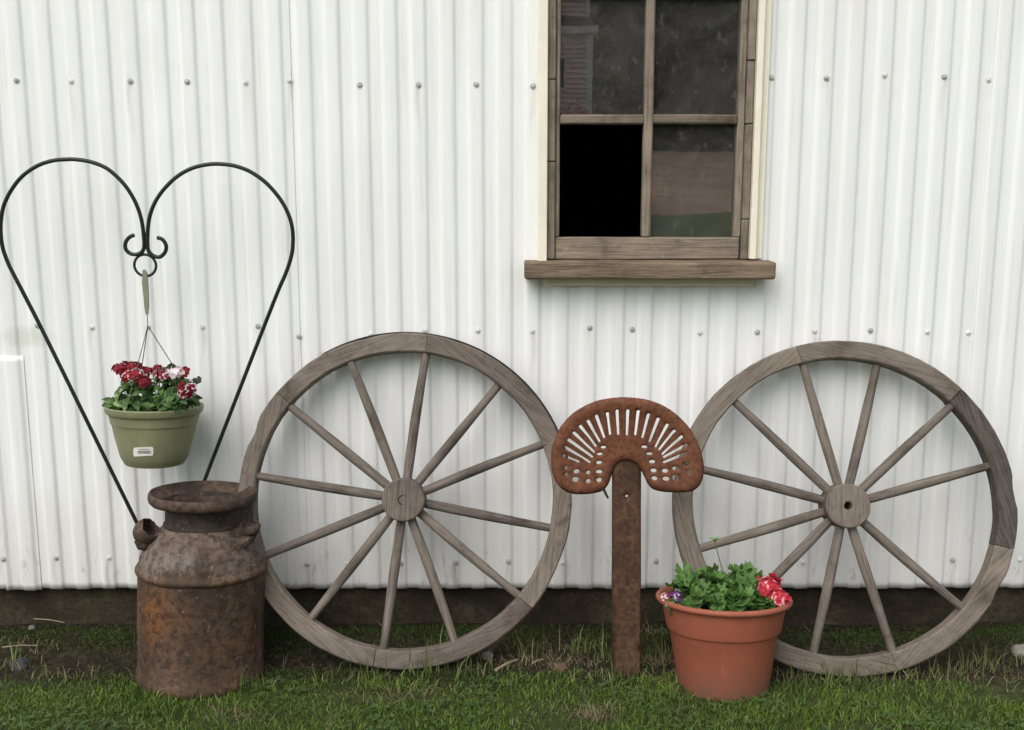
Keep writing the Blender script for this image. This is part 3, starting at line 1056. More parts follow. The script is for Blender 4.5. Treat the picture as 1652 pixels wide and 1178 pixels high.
def shell(mb, c, rad, opening, cut, sq=(1, 1, 1), th=0.003, jag=0.0, seed=0):
    """open cup of sheet steel: a ball skin with the side facing `opening` torn away"""
    op = Vector(opening).normalized()
    q = op.to_track_quat('Z', 'Y')
    n, m = 32, 12
    rows = []
    for r_ in (rad, rad - th):
        for j in range(m + 1):
            for k in range(n):
                a = 2 * PI * k / n
                lim = cut + jag * mnoise.noise(Vector((math.cos(a) * 2.5 + seed, math.sin(a) * 2.5, seed)))
                t = lim + (PI * 0.995 - lim) * j / m
                d = Vector((math.sin(t) * math.cos(a) * sq[0], math.sin(t) * math.sin(a) * sq[1], math.cos(t) * sq[2]))
                rows.append(Vector(c) + (q @ d) * r_)
    fs = []
    for s_, fl in ((0, 1), (1, 0)):
        o_ = s_ * (m + 1) * n
        for j in range(m):
            for k in range(n):
                k2 = (k + 1) % n
                f = (o_ + j * n + k, o_ + j * n + k2, o_ + (j + 1) * n + k2, o_ + (j + 1) * n + k)
                fs.append(f[::-1] if fl else f)
    for k in range(n):
        k2 = (k + 1) % n
        i_ = (m + 1) * n
        fs.append((k, k2, i_ + k2, i_ + k))
    mb.add(rows, fs)


mb = MB()
shell(mb, (-0.118 * S, -0.060, 0.370 * S), 0.0345, (0.66, -0.16, 0.70), 1.05, (0.95, 0.95, 1.05), jag=0.30, seed=3)
tube(mb, [(-0.130 * S, -0.062, 0.352 * S), (-0.122 * S, -0.066, 0.336 * S), (-0.113 * S, -0.070, 0.330 * S)], [0.019, 0.018, 0.008], 12)
mb.build('handle', M['can_lip'], can, smooth=40)
mb = MB()
shell(mb, (0.130 * S, -0.062, 0.390 * S), 0.031, (-0.25, -0.25, 0.9), 1.25, (1.0, 0.8, 0.75), jag=0.5, seed=8)
tube(mb, [(0.112 * S, -0.062, 0.350 * S), (0.132 * S, -0.066, 0.364 * S), (0.148 * S, -0.068, 0.386 * S), (0.157 * S, -0.068, 0.399 * S)], [0.014, 0.012, 0.006, 0.0015], 8)
o = mb.build('handle', M['can_lip'], can, smooth=40)
o['label'] = 'torn stub of a broken handle'

# ------------------------------------------------------------------ tractor seat on its bar
def z5(x, y):
    return (870 + x / 2.357, 620 + y / 2.357)


SY = -0.338
seat_base = G(1012, 1096, 0.0)
seat_base.y = -0.325
seat_base.z = 0.0
tractor = empty('tractor_seat', seat_base)
tag(tractor, 'rusty slotted tractor seat bolted to an upright flat bar between the wheels', 'tractor seat')


def cdt_plate(outline, holes, step, fn, th, name, mat, parent, smooth=30):
    from mathutils import Vector as V2
    pts, edges = [], []

    def addloop(lp):
        o = len(pts)
        pts.extend(lp)
        edges.extend([(o + i, o + (i + 1) % len(lp)) for i in range(len(lp))])

    addloop(outline)
    for h in holes:
        addloop(h)

    def inside(p, poly):
        c = False
        j = len(poly) - 1
        for i in range(len(poly)):
            xi, yi = poly[i]
            xj, yj = poly[j]
            if (yi > p[1]) != (yj > p[1]) and p[0] < (xj - xi) * (p[1] - yi) / (yj - yi + 1e-12) + xi:
                c = not c
            j = i
        return c

    x0, x1 = min(p[0] for p in outline), max(p[0] for p in outline)
    y0, y1 = min(p[1] for p in outline), max(p[1] for p in outline)
    allb = np.array(pts)
    for ix, x in enumerate(np.arange(x0, x1, step)):
        for y in np.arange(y0 + (ix % 2) * step / 2, y1, step):
            if inside((x, y), outline) and not any(inside((x, y), h) for h in holes):
                if np.min((allb[:, 0] - x) ** 2 + (allb[:, 1] - y) ** 2) > (step * 0.45) ** 2:
                    pts.append((x, y))
    res = delaunay_2d_cdt([V2(p) for p in pts], edges, [], 0, 1e-6)
    vv, ff = res[0], res[2]
    keep = []
    for f in ff:
        cx = sum(vv[i][0] for i in f) / len(f)
        cy = sum(vv[i][1] for i in f) / len(f)
        if inside((cx, cy), outline) and not any(inside((cx, cy), h) for h in holes):
            keep.append(tuple(f))
    mb = MB()
    mb.add([fn(p[0], p[1]) for p in vv], keep)
    o = mb.build(name, mat, parent, smooth=smooth)
    md = o.modifiers.new('thickness', 'SOLIDIFY')
    md.thickness = th
    md.offset = 0
    return o


out5 = [(330, 55), (420, 66), (500, 103), (565, 163), (605, 230), (623, 290), (625, 335), (615, 375), (590, 402), (550, 412), (480, 413), (440, 406), (420, 390), (405, 360), (386, 326), (360, 306), (333, 300), (308, 306), (288, 326), (275, 360), (262, 390), (240, 411), (200, 420), (140, 420), (100, 408), (70, 380), (52, 340), (47, 290), (55, 230), (85, 165), (130, 115), (200, 75), (260, 59)]


def seat2(x, y):
    p = P(*z5(x, y), SY)
    return (p.x, p.z)


outl = [tuple(v) for v in catmull([Vector(seat2(*q)) for q in out5], 4, True)]
slots = [(92, 272, 152, 300), (97, 241, 195, 303), (110, 212, 205, 283), (130, 185, 212, 265), (155, 160, 218, 243), (185, 140, 232, 225), (217, 120, 250, 210), (260, 110, 272, 198), (297, 100, 303, 198), (338, 100, 336, 200), (378, 102, 368, 200), (418, 115, 395, 210), (455, 132, 422, 225), (490, 155, 445, 245), (518, 178, 458, 255), (545, 200, 470, 272), (563, 232, 475, 283), (560, 265, 475, 303)]
rounds = [(104, 320, 10, 9), (103, 344, 8, 8), (142, 335, 14, 10), (187, 340, 9, 8), (229, 338, 14, 8), (138, 364, 15, 11), (187, 372, 11, 9), (229, 369, 12, 9), (229, 304, 13, 8), (232, 272, 13, 7), (246, 246, 12, 7), (403, 245, 13, 7), (422, 271, 13, 7), (432, 301, 14, 8), (437, 334, 14, 9), (481, 334, 14, 9), (522, 324, 16, 9), (560, 307, 10, 9), (440, 363, 13, 9), (484, 363, 15, 9), (520, 358, 13, 14), (570, 335, 9, 10)]
holes = []
for (xa, ya, xb, yb) in slots:
    a, b_ = Vector((xa, ya)), Vector((xb, yb))
    d = (b_ - a).normalized()
    n_ = Vector((-d.y, d.x))
    wa, wb = 6.3, 4.4
    lp = []
    for k in range(7):
        t = PI / 2 + PI * k / 6
        lp.append(a + d * (math.cos(t) * wa + wa * 0.6) + n_ * math.sin(t) * wa)
    for k in range(7):
        t = -PI / 2 + PI * k / 6
        lp.append(b_ + d * (math.cos(t) * wb - wb * 0.6) + n_ * math.sin(t) * wb)
    holes.append([seat2(*q) for q in lp])
for (x, y, a, b_) in rounds:
    holes.append([seat2(x + 0.86 * a * math.cos(2 * PI * k / 12), y + 0.86 * b_ * math.sin(2 * PI * k / 12)) for k in range(12)])
sc = Vector(seat2(333, 260))
edge_pts = np.array(outl)


def seat_fn(x, z):
    d = math.sqrt(float(np.min((edge_pts[:, 0] - x) ** 2 + (edge_pts[:, 1] - z) ** 2)))
    dx, dz = (x - sc.x) / 0.19, (z - sc.y) / 0.14
    r2 = dx * dx + dz * dz
    y = SY + 0.020 - 0.020 * min(1.3, r2)
    y += 0.010 * max(0, 1 - d / 0.016) ** 1.6                       # rolled edge turns back
    y += 0.0012 * mnoise.noise(Vector((x * 30, z * 30, 0)))
    return (x - seat_base.x, y - seat_base.y, z - seat_base.z)


cdt_plate(outl, holes, 0.0075, seat_fn, 0.0045, 'seat_pan', M['seat'], tractor, 40)
BYo = SY + 0.032
bw = 0.0365
c_top = P(1011, 735, BYo)
bo = [(seat_base.x - bw, -0.12), (seat_base.x + bw, -0.12)]
zt_ = c_top.z
for k in range(13):
    a = PI * k / 12
    bo.append((c_top.x + bw * math.cos(a), zt_ + 0.02 * math.sin(a)))
hp = P(1011, 800, BYo)
bh = [[(hp.x + 0.0042 * math.cos(2 * PI * k / 12), hp.z + 0.0042 * math.sin(2 * PI * k / 12)) for k in range(12)]]
cdt_plate(bo, bh, 0.02, lambda x, z: (x - seat_base.x + 0.0012 * mnoise.noise(Vector((0, z * 9, 1))), BYo - seat_base.y + 0.0008 * mnoise.noise(Vector((x * 20, z * 12, 5))), z - seat_base.z), 0.008, 'bar', M['post'], tractor, 30)
mb = MB()
w0, w1 = P(972, 786, SY + 0.02), P(981, 804, SY + 0.004)
tube(mb, [w0 - seat_base, w1 - seat_base], [0.004, 0.003], 8)
mb.build('bent_wire', M['tyre'], tractor, smooth=40)

# ------------------------------------------------------------------ heart trellis with hook ring
def HY(py):
    return -0.095 - 0.095 * (940 - py) / 700


def z1(x, y):
    return (x / 3.304, 220 + y / 3.304)


lp = [(715, 527), (690, 538), (670, 565), (670, 600), (693, 624), (725, 630), (755, 618), (768, 588), (766, 530), (755, 450), (730, 370), (690, 295), (640, 232), (570, 172), (490, 138), (410, 124), (355, 123), (280, 130), (200, 157), (120, 212), (60, 287), (20, 370), (5, 450), (5, 530), (16, 600), (45, 680), (80, 750), (150, 885), (270, 1123)]
rp = [(838, 540), (865, 550), (885, 580), (881, 615), (855, 642), (825, 640), (800, 622), (787, 590), (788, 500), (800, 420), (830, 345), (880, 275), (950, 210), (1030, 168), (1110, 150), (1180, 148), (1260, 160), (1340, 192), (1420, 250), (1490, 330), (1535, 410), (1558, 490), (1561, 580), (1550, 650), (1520, 738), (1480, 830), (1365, 1123)]
stake_top = P(268, 940, HY(940))
heart_base = Vector((stake_top.x, HY(1010), 0.0))
trellis = empty('heart_trellis', heart_base)
tag(trellis, 'black metal heart-shaped garden stake rising behind the milk can', 'trellis')
for pts in (lp, rp):
    w = [P(*q, HY(q[1])) for q in [z1(*a) for a in pts]]
    w += [P(218, 838, HY(838)) if pts is lp else P(330, 775, HY(775)), stake_top]
    mb = MB()
    cv = [v - heart_base for v in catmull(w, 5)]
    tube(mb, cv, 0.0051, 10)
    mb.build('heart_rod', M['black_iron'], trellis, smooth=60)
mb = MB()
tube(mb, [stake_top - heart_base + Vector((0, -0.002, 0.02)), Vector((0, 0, -0.18))], 0.006, 10)
mb.build('stake', M['black_iron'], trellis, smooth=60)
rc = P(*z1(774, 688), HY(428))
mb = MB()
rr_ = 53 / 3.304 / 618 * S
ringpts = [rc - heart_base + Vector((rr_ * math.cos(a), 0, rr_ * math.sin(a))) for a in np.linspace(0, 2 * PI, 33)]
tube(mb, ringpts, 0.0036, 8, False)
mb.build('hook_ring', M['black_iron'], trellis, smooth=60)

# ------------------------------------------------------------------ plants
def leaf_geranium():
    mb = MB()
    n = 28
    vs = [(0, 0.0, 0.0)]
    for j, rr_ in enumerate((0.5, 1.0)):
        for k in range(n):
            a = R(-160) + R(320) * k / (n - 1)
            lob = 1 + 0.13 * math.cos(a * 7.0) * rr_ + 0.05 * math.cos(a * 21) * rr_
            r_ = rr_ * 0.5 * lob
            vs.append((r_ * math.sin(a), 0.42 + r_ * math.cos(a) - 0.42 * (1 if j < 0 else 0), 0.10 * rr_ ** 2 * math.cos(a * 7) + 0.14 * rr_ * rr_ - 0.02))
    vs[0] = (0, 0.42, -0.03)
    fs = [(0, 2 + k, 1 + k) for k in range(n - 1)]
    fs += [(1 + k, 2 + k, 1 + n + k + 1, 1 + n + k) for k in range(n - 1)]
    mb.add(vs, [f[::-1] for f in fs])
    return mb


def leaf_verbena():
    mb = MB()
    vs, fs = [], []
    ws = [0.05, 0.20, 0.17, 0.30, 0.24, 0.30, 0.20, 0.22, 0.11, 0.02]
    for i, w in enumerate(ws):
        t = i / (len(ws) - 1)
        z = 0.18 * math.sin(t * 2.4) - 0.25 * t * t
        vs += [(-w, t, z + w * 0.35), (0, t - 0.02, z), (w, t, z + w * 0.35)]
    for i in range(len(ws) - 1):
        a = i * 3
        fs += [(a, a + 1, a + 4, a + 3), (a + 1, a + 2, a + 5, a + 4)]
    mb.add(vs, fs)
    return mb


LG = {k: leaf_geranium().mesh('leaf', M[k], 180) for k in ('geranium_leaf', 'pale_leaf')}
LV = {k: leaf_verbena().mesh('leaf', M[k], 180) for k in ('verbena_leaf', 'pale_leaf')}


def place_leaf(me, parent, pos, fwd, up, size):
    f = Vector(fwd).normalized()
    u = Vector(up)
    u = (u - f * u.dot(f)).normalized()
    r_ = f.cross(u)
    m4 = Matrix(((r_.x, f.x, u.x, pos[0]), (r_.y, f.y, u.y, pos[1]), (r_.z, f.z, u.z, pos[2]), (0, 0, 0, 1)))
    o = bpy.data.objects.new('leaf', me)
    C.objects.link(o)
    o.parent = parent
    o.matrix_local = m4 @ Matrix.Scale(size, 4)
    return o


def flower_head(parent, c, rad, mats, nflor, fsize, flat=0.6, stripe=0.5, seed=0, dirv=(0, -0.3, 1)):
    """rounded head of five-petalled florets"""
    rr = random.Random(seed)
    mb = MB()
    D = Vector(dirv).normalized()
    q = D.to_track_quat('Z', 'Y')
    for i in range(nflor):
        if rr.random() < 0.18:
            continue
        ct = 1 - (i + 0.5) / nflor * 1.15
        ph = i * 2.39996
        stn = math.sqrt(max(0, 1 - ct * ct))
        nrm = Vector((stn * math.cos(ph), stn * math.sin(ph), ct))
        pos = Vector((nrm.x, nrm.y, nrm.z * flat)) * rad * rr.uniform(0.62, 1.30)
        nrm = (q @ (nrm + Vector((rr.uniform(-.5, .5), rr.uniform(-.5, .5), rr.uniform(-.2, .5))))).normalized()
        pos = q @ pos
        t1 = nrm.orthogonal().normalized()
        t2 = nrm.cross(t1)
        rot0 = rr.uniform(0, PI)
        white = rr.random() < stripe
        for k in range(5):
            a = rot0 + 2 * PI * k / 5
            d = t1 * math.cos(a) + t2 * math.sin(a)
            s = nrm.cross(d)
            L = fsize * rr.uniform(0.85, 1.1)
            w = L * 0.44
            p0 = pos
            p1, p2 = pos + d * L * 0.55 - s * w + nrm * L * 0.15, pos + d * L * 0.55 + s * w + nrm * L * 0.15
            p3, p4 = pos + d * L - s * w * 0.5 + nrm * L * rr.uniform(-0.05, 0.2), pos + d * L + s * w * 0.5 + nrm * L * rr.uniform(-0.05, 0.2)
            if white and k != 1:
                mb.add([p0, p1, p2], [(0, 1, 2)], 0)
                mb.add([p1, p2, p4, p3], [(0, 1, 3, 2)][:0] or [(0, 3, 2, 1)], 1)
            else:
                mb.add([p0, p1, p3, p4, p2], [(0, 1, 2, 3, 4)], 0)
    return mb.build('flower_head', mats, parent, c)


def stem(parent, a, b_, r0=0.0016, r1=0.001, mat='stem', bow=0.008, rr=random):
    mid = (Vector(a) + Vector(b_)) / 2 + Vector((rr.uniform(-bow, bow), rr.uniform(-bow, bow), 0))
    mb = MB()
    tube(mb, catmull([a, mid, b_], 4), [r0 + (r1 - r0) * i / 8 for i in range(9)], 6)
    return mb.build('stem', M[mat], parent, smooth=60)


# ------------------------------------------------------------------ hanging basket
ring_low = rc - Vector((0, 0, rr_))
HB_Y = ring_low.y
rimL, rimR = P(165, 661, HB_Y), P(323, 658, HB_Y)
hb_r = (rimR.x - rimL.x) / 2 * 0.975
rim_c = (rimL + rimR) / 2
hbh = rim_c.z - P(255, 748, HB_Y).z
hb_base = Vector((rim_c.x + 0.001, HB_Y, rim_c.z - hbh))
HBT = (R(-4), R(1.5), 0)
hb = empty('hanging_basket', hb_base, HBT)
tag(hb, 'sage green plastic hanging flower basket with a white barcode sticker', 'hanging basket')
mb = MB()
k_ = hb_r
prof = [(0.001, 0.0), (k_ * 0.55, 0.0), (k_ * 0.60, 0.002), (k_ * 0.665, 0.016), (k_ * 0.69, 0.022), (k_ * 0.80, hbh * 0.50), (k_ * 0.885, hbh * 0.86), (k_ * 0.895, hbh * 0.885), (k_ * 0.915, hbh * 0.89), (k_ * 0.925, hbh * 0.94)]
lathe(mb, prof, 72)
mb.build('bowl', M['green_plastic'], hb, smooth=25)
mb = MB()
lathe(mb, [(k_ * 0.925, hbh * 0.925), (k_ * 0.965, hbh * 0.93), (k_ * 0.985, hbh * 0.955), (k_ * 1.0, hbh * 1.045), (k_ * 0.985, hbh * 1.06), (k_ * 0.955, hbh * 1.05), (k_ * 0.93, hbh * 0.96), (k_ * 0.88, hbh * 0.75)], 72, 0.0008, 3)
mb.build('rim', M['green_plastic'], hb, smooth=35)
mb = MB()
disc(mb, k_ * 0.92, hbh * 0.90, 40, 0.02)
mb.build('soil', M['potting_soil'], hb, smooth=180)
# barcode sticker, curved on the bowl
hinv = (Matrix.Translation(hb_base) @ Euler(HBT).to_matrix().to_4x4()).inverted()


def on_bowl(px, py, lift):
    """point of the bowl's skin in the basket's own frame"""
    lo, hi = -0.30, HB_Y
    for _ in range(40):
        m_ = (lo + hi) / 2
        q = hinv @ P(px, py, m_)
        zc = min(max(q.z / hbh, 0), 1)
        zs = [p[1] / hbh for p in prof]
        rs = [p[0] for p in prof]
        r_ = float(np.interp(zc, zs[3:], rs[3:]))
        if math.hypot(q.x, q.y) > r_ + lift:
            lo = m_
        else:
            hi = m_
    return hinv @ P(px, py, (lo + hi) / 2)


def patch(x0, y0, x1, y1, lift, nx_=8, ny_=4, skew=0.0, rnd=0.0):
    vs, fs = [], []
    for j in range(ny_ + 1):
        for i in range(nx_ + 1):
            u, v = i / nx_, j / ny_
            py = y0 + (y1 - y0) * v + skew * (u - 0.5)
            px = x0 + (x1 - x0) * u
            if rnd:
                if j in (0, ny_) and i in (0, nx_):
                    px += rnd if i == 0 else -rnd
            vs.append(on_bowl(px, py, lift))
    for j in range(ny_):
        for i in range(nx_):
            a = j * (nx_ + 1) + i
            fs.append((a, a + nx_ + 1, a + nx_ + 2, a + 1))
    return vs, fs


mb = MB()
mb.add(*patch(215, 721.5, 247.5, 736, 0.0012, 10, 5, -1.5, 1.6))
stk = mb.build('sticker', M['paper'], hb, smooth=60)
mb = MB()
xb = 222.0
rb = random.Random(4)
while xb < 242.5:
    w_ = rb.choice([0.45, 0.7, 1.0])
    mb.add(*patch(xb, 727.2, xb + w_, 732, 0.0016, 1, 1, 0))
    xb += w_ + rb.choice([0.45, 0.6, 0.9])
for i in range(9):
    x_ = 224 + i * 1.8
    mb.add(*patch(x_, 724.3 + 0.05 * (9 - i), x_ + 1.2, 725.6 + 0.05 * (9 - i), 0.0016, 1, 1, 0))
mb.build('barcode', M['ink'], stk)
# hanger
mb = MB()
knot = P(238.5, 526, HB_Y)
h0, h1, h2 = P(235, 437, HB_Y), P(235.5, 456, HB_Y), P(238.5, 507, HB_Y)
vs, fs = [], []
prof_h = [(P(233.8, 435, HB_Y), 0.0026), (P(235, 440, HB_Y), 0.0056), (P(235.6, 456, HB_Y), 0.0075), (P(237, 475, HB_Y), 0.0066), (P(238.2, 495, HB_Y), 0.0056), (P(238.6, 507, HB_Y), 0.0030)]
for p_, w_ in prof_h:
    for dx, dy in ((-w_, -0.003), (w_, -0.003), (w_, 0.003), (-w_, 0.003)):
        vs.append(hinv @ (p_ + Vector((dx, dy - 0.006, 0))))
for i in range(len(prof_h) - 1):
    for q in range(4):
        fs.append((i * 4 + q, i * 4 + (q + 1) % 4, (i + 1) * 4 + (q + 1) % 4, (i + 1) * 4 + q))
fs += [(3, 2, 1, 0), tuple(len(prof_h) * 4 - 4 + q for q in range(4))]
mb.add(vs, fs)
crook = [P(234.5, 441, HB_Y) + Vector((0, -0.006 + 0.007 * math.sin(a), 0.006 * math.cos(a))) for a in np.linspace(0, PI, 8)]
tube(mb, [hinv @ (p_ + Vector((0, 0.004, -0.001))) for p_ in crook], 0.0028, 6)
mb.build('hanger_hook', M['hook_plastic'], hb, smooth=40)
for i, e in enumerate((hinv @ P(238.6, 506, HB_Y), None)):
    pass
mb = MB()
tube(mb, [hinv @ (P(238.6, 505, HB_Y) + Vector((0, -0.006, 0))), hinv @ knot], 0.0011, 6)
mb.build('hanger_wire', M['stem_dark'], hb)
ends = [Vector((k_ * -0.28, -k_ * 0.96, hbh * 1.0)), Vector((-k_ * 0.62, k_ * 0.70, hbh * 1.0)), Vector((k_ * 0.80, k_ * 0.45, hbh * 1.0))]
for e in ends:
    mb = MB()
    tube(mb, [hinv @ knot, e], 0.0012, 6)
    mb.build('hanger_wire', M['stem_dark'], hb)


def bush(name, label, cat, group, base, ctrl, leaves, LM, size, flowers, seed, nstem, mats_leaf, spread=1.0):
    """leafy plant: ctrl = list of (centre, radii) blobs that carry leaves; flowers = list of dicts"""
    rr = random.Random(seed)
    root = empty(name, base)
    tag(root, label, cat, group)
    for i in range(nstem):
        c, rd = ctrl[i % len(ctrl)]
        tip = Vector(c) + Vector((rr.uniform(-1, 1) * rd[0], rr.uniform(-1, 1) * rd[1], rr.uniform(-0.3, 0.6) * rd[2])) * 0.8
        foot = Vector((base.x + (tip.x - base.x) * 0.6, base.y + (tip.y - base.y) * 0.6, base.z - 0.005))
        stem(root, foot - base, tip - base, 0.002, 0.0012, rr=rr)
    for i in range(leaves):
        c, rd = ctrl[rr.randrange(len(ctrl))]
        d = Vector((rr.gauss(0, 1), rr.gauss(0, 1) - 0.35, rr.gauss(0, 1) + 0.15)).normalized()
        rad = rr.uniform(0.35, 1.0) ** 0.6
        p = Vector(c) + Vector((d.x * rd[0], d.y * rd[1], d.z * rd[2])) * rad
        up = (d * 0.9 + Vector((rr.uniform(-.5, .5), rr.uniform(-.6, .2), rr.uniform(0.2, 1.0)))).normalized()
        fw = Vector((d.x + rr.uniform(-.6, .6), d.y * 0.8 + rr.uniform(-.6, .3), rr.uniform(-0.5, 0.5)))
        me = LM[mats_leaf[0] if rr.random() > mats_leaf[2] else mats_leaf[1]]
        sz = size * rr.uniform(0.65, 1.2)
        place_leaf(me, root, p - base - fw.normalized() * sz * 0.5, fw, up, sz)
    for fl in flowers:
        c = Vector(fl['c'])
        foot = Vector((base.x + (c.x - base.x) * 0.75, base.y + (c.y - base.y) * 0.75, base.z))
        stem(root, foot - base, c - base, 0.0016, 0.0012, rr=rr, bow=0.004)
        flower_head(root, c - base, fl['r'], fl['m'], fl.get('n', 22), fl.get('f', 0.0105), fl.get('flat', 0.42), fl.get('s', 0.5), rr.random(), fl.get('d', (0, -0.35, 1)))
    return root


YB = HB_Y
RW = [M['petal_red'], M['petal_white']]
WR = [M['petal_white'], M['petal_red']]
b1 = Vector((P(215, 655, YB).x, YB - 0.01, hb_base.z + hbh * 0.92))
bush('verbena_plant', 'red verbena in bloom, left half of the green hanging basket', 'plant', 'flowers planted in the hanging basket', b1,
     [(P(212, 640, YB - 0.02), (0.035, 0.05, 0.035)), (P(232, 635, YB - 0.01), (0.035, 0.05, 0.030)), (P(215, 622, YB), (0.025, 0.04, 0.02)), (P(190, 648, YB), (0.02, 0.05, 0.018)), (P(215, 655, YB - 0.06), (0.05, 0.03, 0.018))],
     165, LV, 0.031,
     [dict(c=P(196, 594, YB), r=0.017, m=RW, s=0.05, n=22), dict(c=P(212, 604, YB - 0.05), r=0.024, m=RW, s=0.42, n=30, f=0.010), dict(c=P(229, 601, YB - 0.01), r=0.020, m=RW, s=0.1, n=24),
      dict(c=P(232, 616, YB - 0.06), r=0.013, m=RW, s=0.0, n=16), dict(c=P(213, 592, YB + 0.01), r=0.016, m=RW, s=0.05, n=18)],
     11, 12, ('verbena_leaf', 'pale_leaf', 0.10))
b2 = Vector((P(275, 655, YB).x, YB - 0.01, hb_base.z + hbh * 0.92))
bush('verbena_plant', 'red and white verbena in bloom, right half of the green hanging basket', 'plant', 'flowers planted in the hanging basket', b2,
     [(P(258, 632, YB - 0.02), (0.040, 0.055, 0.035)), (P(282, 630, YB - 0.02), (0.04, 0.055, 0.035)), (P(300, 645, YB), (0.03, 0.05, 0.024)), (P(275, 612, YB + 0.01), (0.035, 0.04, 0.022)), (P(275, 652, YB - 0.06), (0.06, 0.03, 0.022))],
     210, LV, 0.031,
     [dict(c=P(263, 603, YB - 0.04), r=0.018, m=RW, s=0.4, n=24), dict(c=P(284, 601, YB - 0.05), r=0.015, m=WR, s=0.1, n=22), dict(c=P(296, 600, YB), r=0.012, m=RW, s=0.2, n=14),
      dict(c=P(300, 629, YB - 0.07), r=0.019, m=RW, s=0.35, n=26, d=(0.3, -0.8, 0.5)), dict(c=P(254, 596, YB), r=0.013, m=RW, s=0.3, n=14),
      dict(c=P(318, 614, YB), r=0.010, m=[M['calyx'], M['calyx']], s=0.0, n=16, f=0.007), dict(c=P(276, 593, YB + 0.01), r=0.010, m=[M['calyx'], M['calyx']], s=0.0, n=16, f=0.008)],
     12, 14, ('verbena_leaf', 'pale_leaf', 0.05))

# ------------------------------------------------------------------ terracotta pot
pot_base = Vector((P(1165, 1110, -0.345).x, -0.352, -0.012))
TILT = R(-8.5)
pot = empty('flower_pot', pot_base, (TILT, R(0.2), 0))
tag(pot, 'terracotta coloured plastic flower pot standing on the grass', 'flower pot')
PS = S * 1.02
pr = [(0.001, 0.0), (0.100, 0.0), (0.104, 0.003), (0.1065, 0.012), (0.1245, 0.140), (0.1255, 0.1415), (0.1305, 0.144), (0.1325, 0.149), (0.1440, 0.206)]
mb = MB()
lathe(mb, [(r * PS, z * PS) for r, z in pr], 80, 0.0006, 1)
mb.build('pot_body', M['terracotta'], pot, smooth=35)
mb = MB()
lp_ = [(0.1440, 0.205)] + [(0.1505 + 0.0068 * math.cos(a), 0.2125 + 0.0068 * math.sin(a)) for a in np.linspace(-PI / 2, PI * 0.8, 12)] + [(0.139, 0.205), (0.133, 0.17)]
lathe(mb, [(r * PS, z * PS) for r, z in lp_], 80, 0.0008, 2)
mb.build('rim', M['terracotta'], pot, smooth=60)
mb = MB()
disc(mb, 0.140 * PS, 0.196 * PS, 40, 0.02)
mb.build('soil', M['potting_soil'], pot, smooth=180)
pm = Matrix.Translation(pot_base) @ Euler((TILT, R(0.2), 0)).to_matrix().to_4x4()
pc = pm @ Vector((0, 0, 0.20 * PS))
YP = pc.y
gb = Vector((pc.x + 0.02, pc.y, pc.z - 0.003))
CR = [M['petal_coral'], M['petal_pink']]
ger = bush('geranium_plant', 'leafy geranium with one coral red flower head, filling the terracotta pot', 'plant', None, gb,
     [(P(1112, 945, YP), (0.042, 0.07, 0.038)), (P(1145, 945, YP - 0.02), (0.05, 0.08, 0.034)), (P(1185, 945, YP - 0.02), (0.055, 0.08, 0.042)), (P(1200, 935, YP + 0.03), (0.045, 0.05, 0.03)), (P(1160, 968, YP - 0.08), (0.09, 0.035, 0.018)), (P(1225, 965, YP - 0.03), (0.04, 0.05, 0.022))],
     175, LG, 0.046,
     [dict(c=P(1241, 948, YP - 0.03), r=0.028, m=CR, s=0.35, n=36, f=0.0155, flat=0.7), dict(c=P(1259, 965, YP - 0.07), r=0.018, m=CR, s=0.35, n=16, f=0.0145, flat=0.7)],
     21, 14, ('geranium_leaf', 'pale_leaf', 0.14))
# tall bud stalk
t0, t1 = P(1168, 930, YP), P(1153, 874, YP)
stem(ger, t0 - gb, t1 - gb, 0.0013, 0.0011, bow=0.002)
for k in range(9):
    a = k * 2.4
    dv = Vector((math.cos(a), math.sin(a), 0.5 + 0.05 * k))
    place_leaf(LV['pale_leaf'], ger, t1 - gb, dv, (0, 0, 1), 0.017)
vb = Vector((P(1090, 972, YP - 0.04).x, YP - 0.05, pc.z))
PW = [M['petal_purple'], M['petal_white']]
bush('verbena_plant', 'small purple and white verbena at the left edge of the terracotta pot', 'plant', None, vb,
     [(P(1088, 972, YP - 0.05), (0.028, 0.03, 0.012)), (P(1112, 972, YP - 0.07), (0.025, 0.03, 0.014))],
     34, LV, 0.026,
     [dict(c=P(1075, 962, YP - 0.04), r=0.013, m=[M['petal_red'], M['petal_white']], s=0.4, n=14, f=0.008), dict(c=P(1091, 961, YP - 0.05), r=0.014, m=PW, s=0.6, n=18, f=0.008)],
     31, 5, ('verbena_leaf', 'pale_leaf', 0.1))

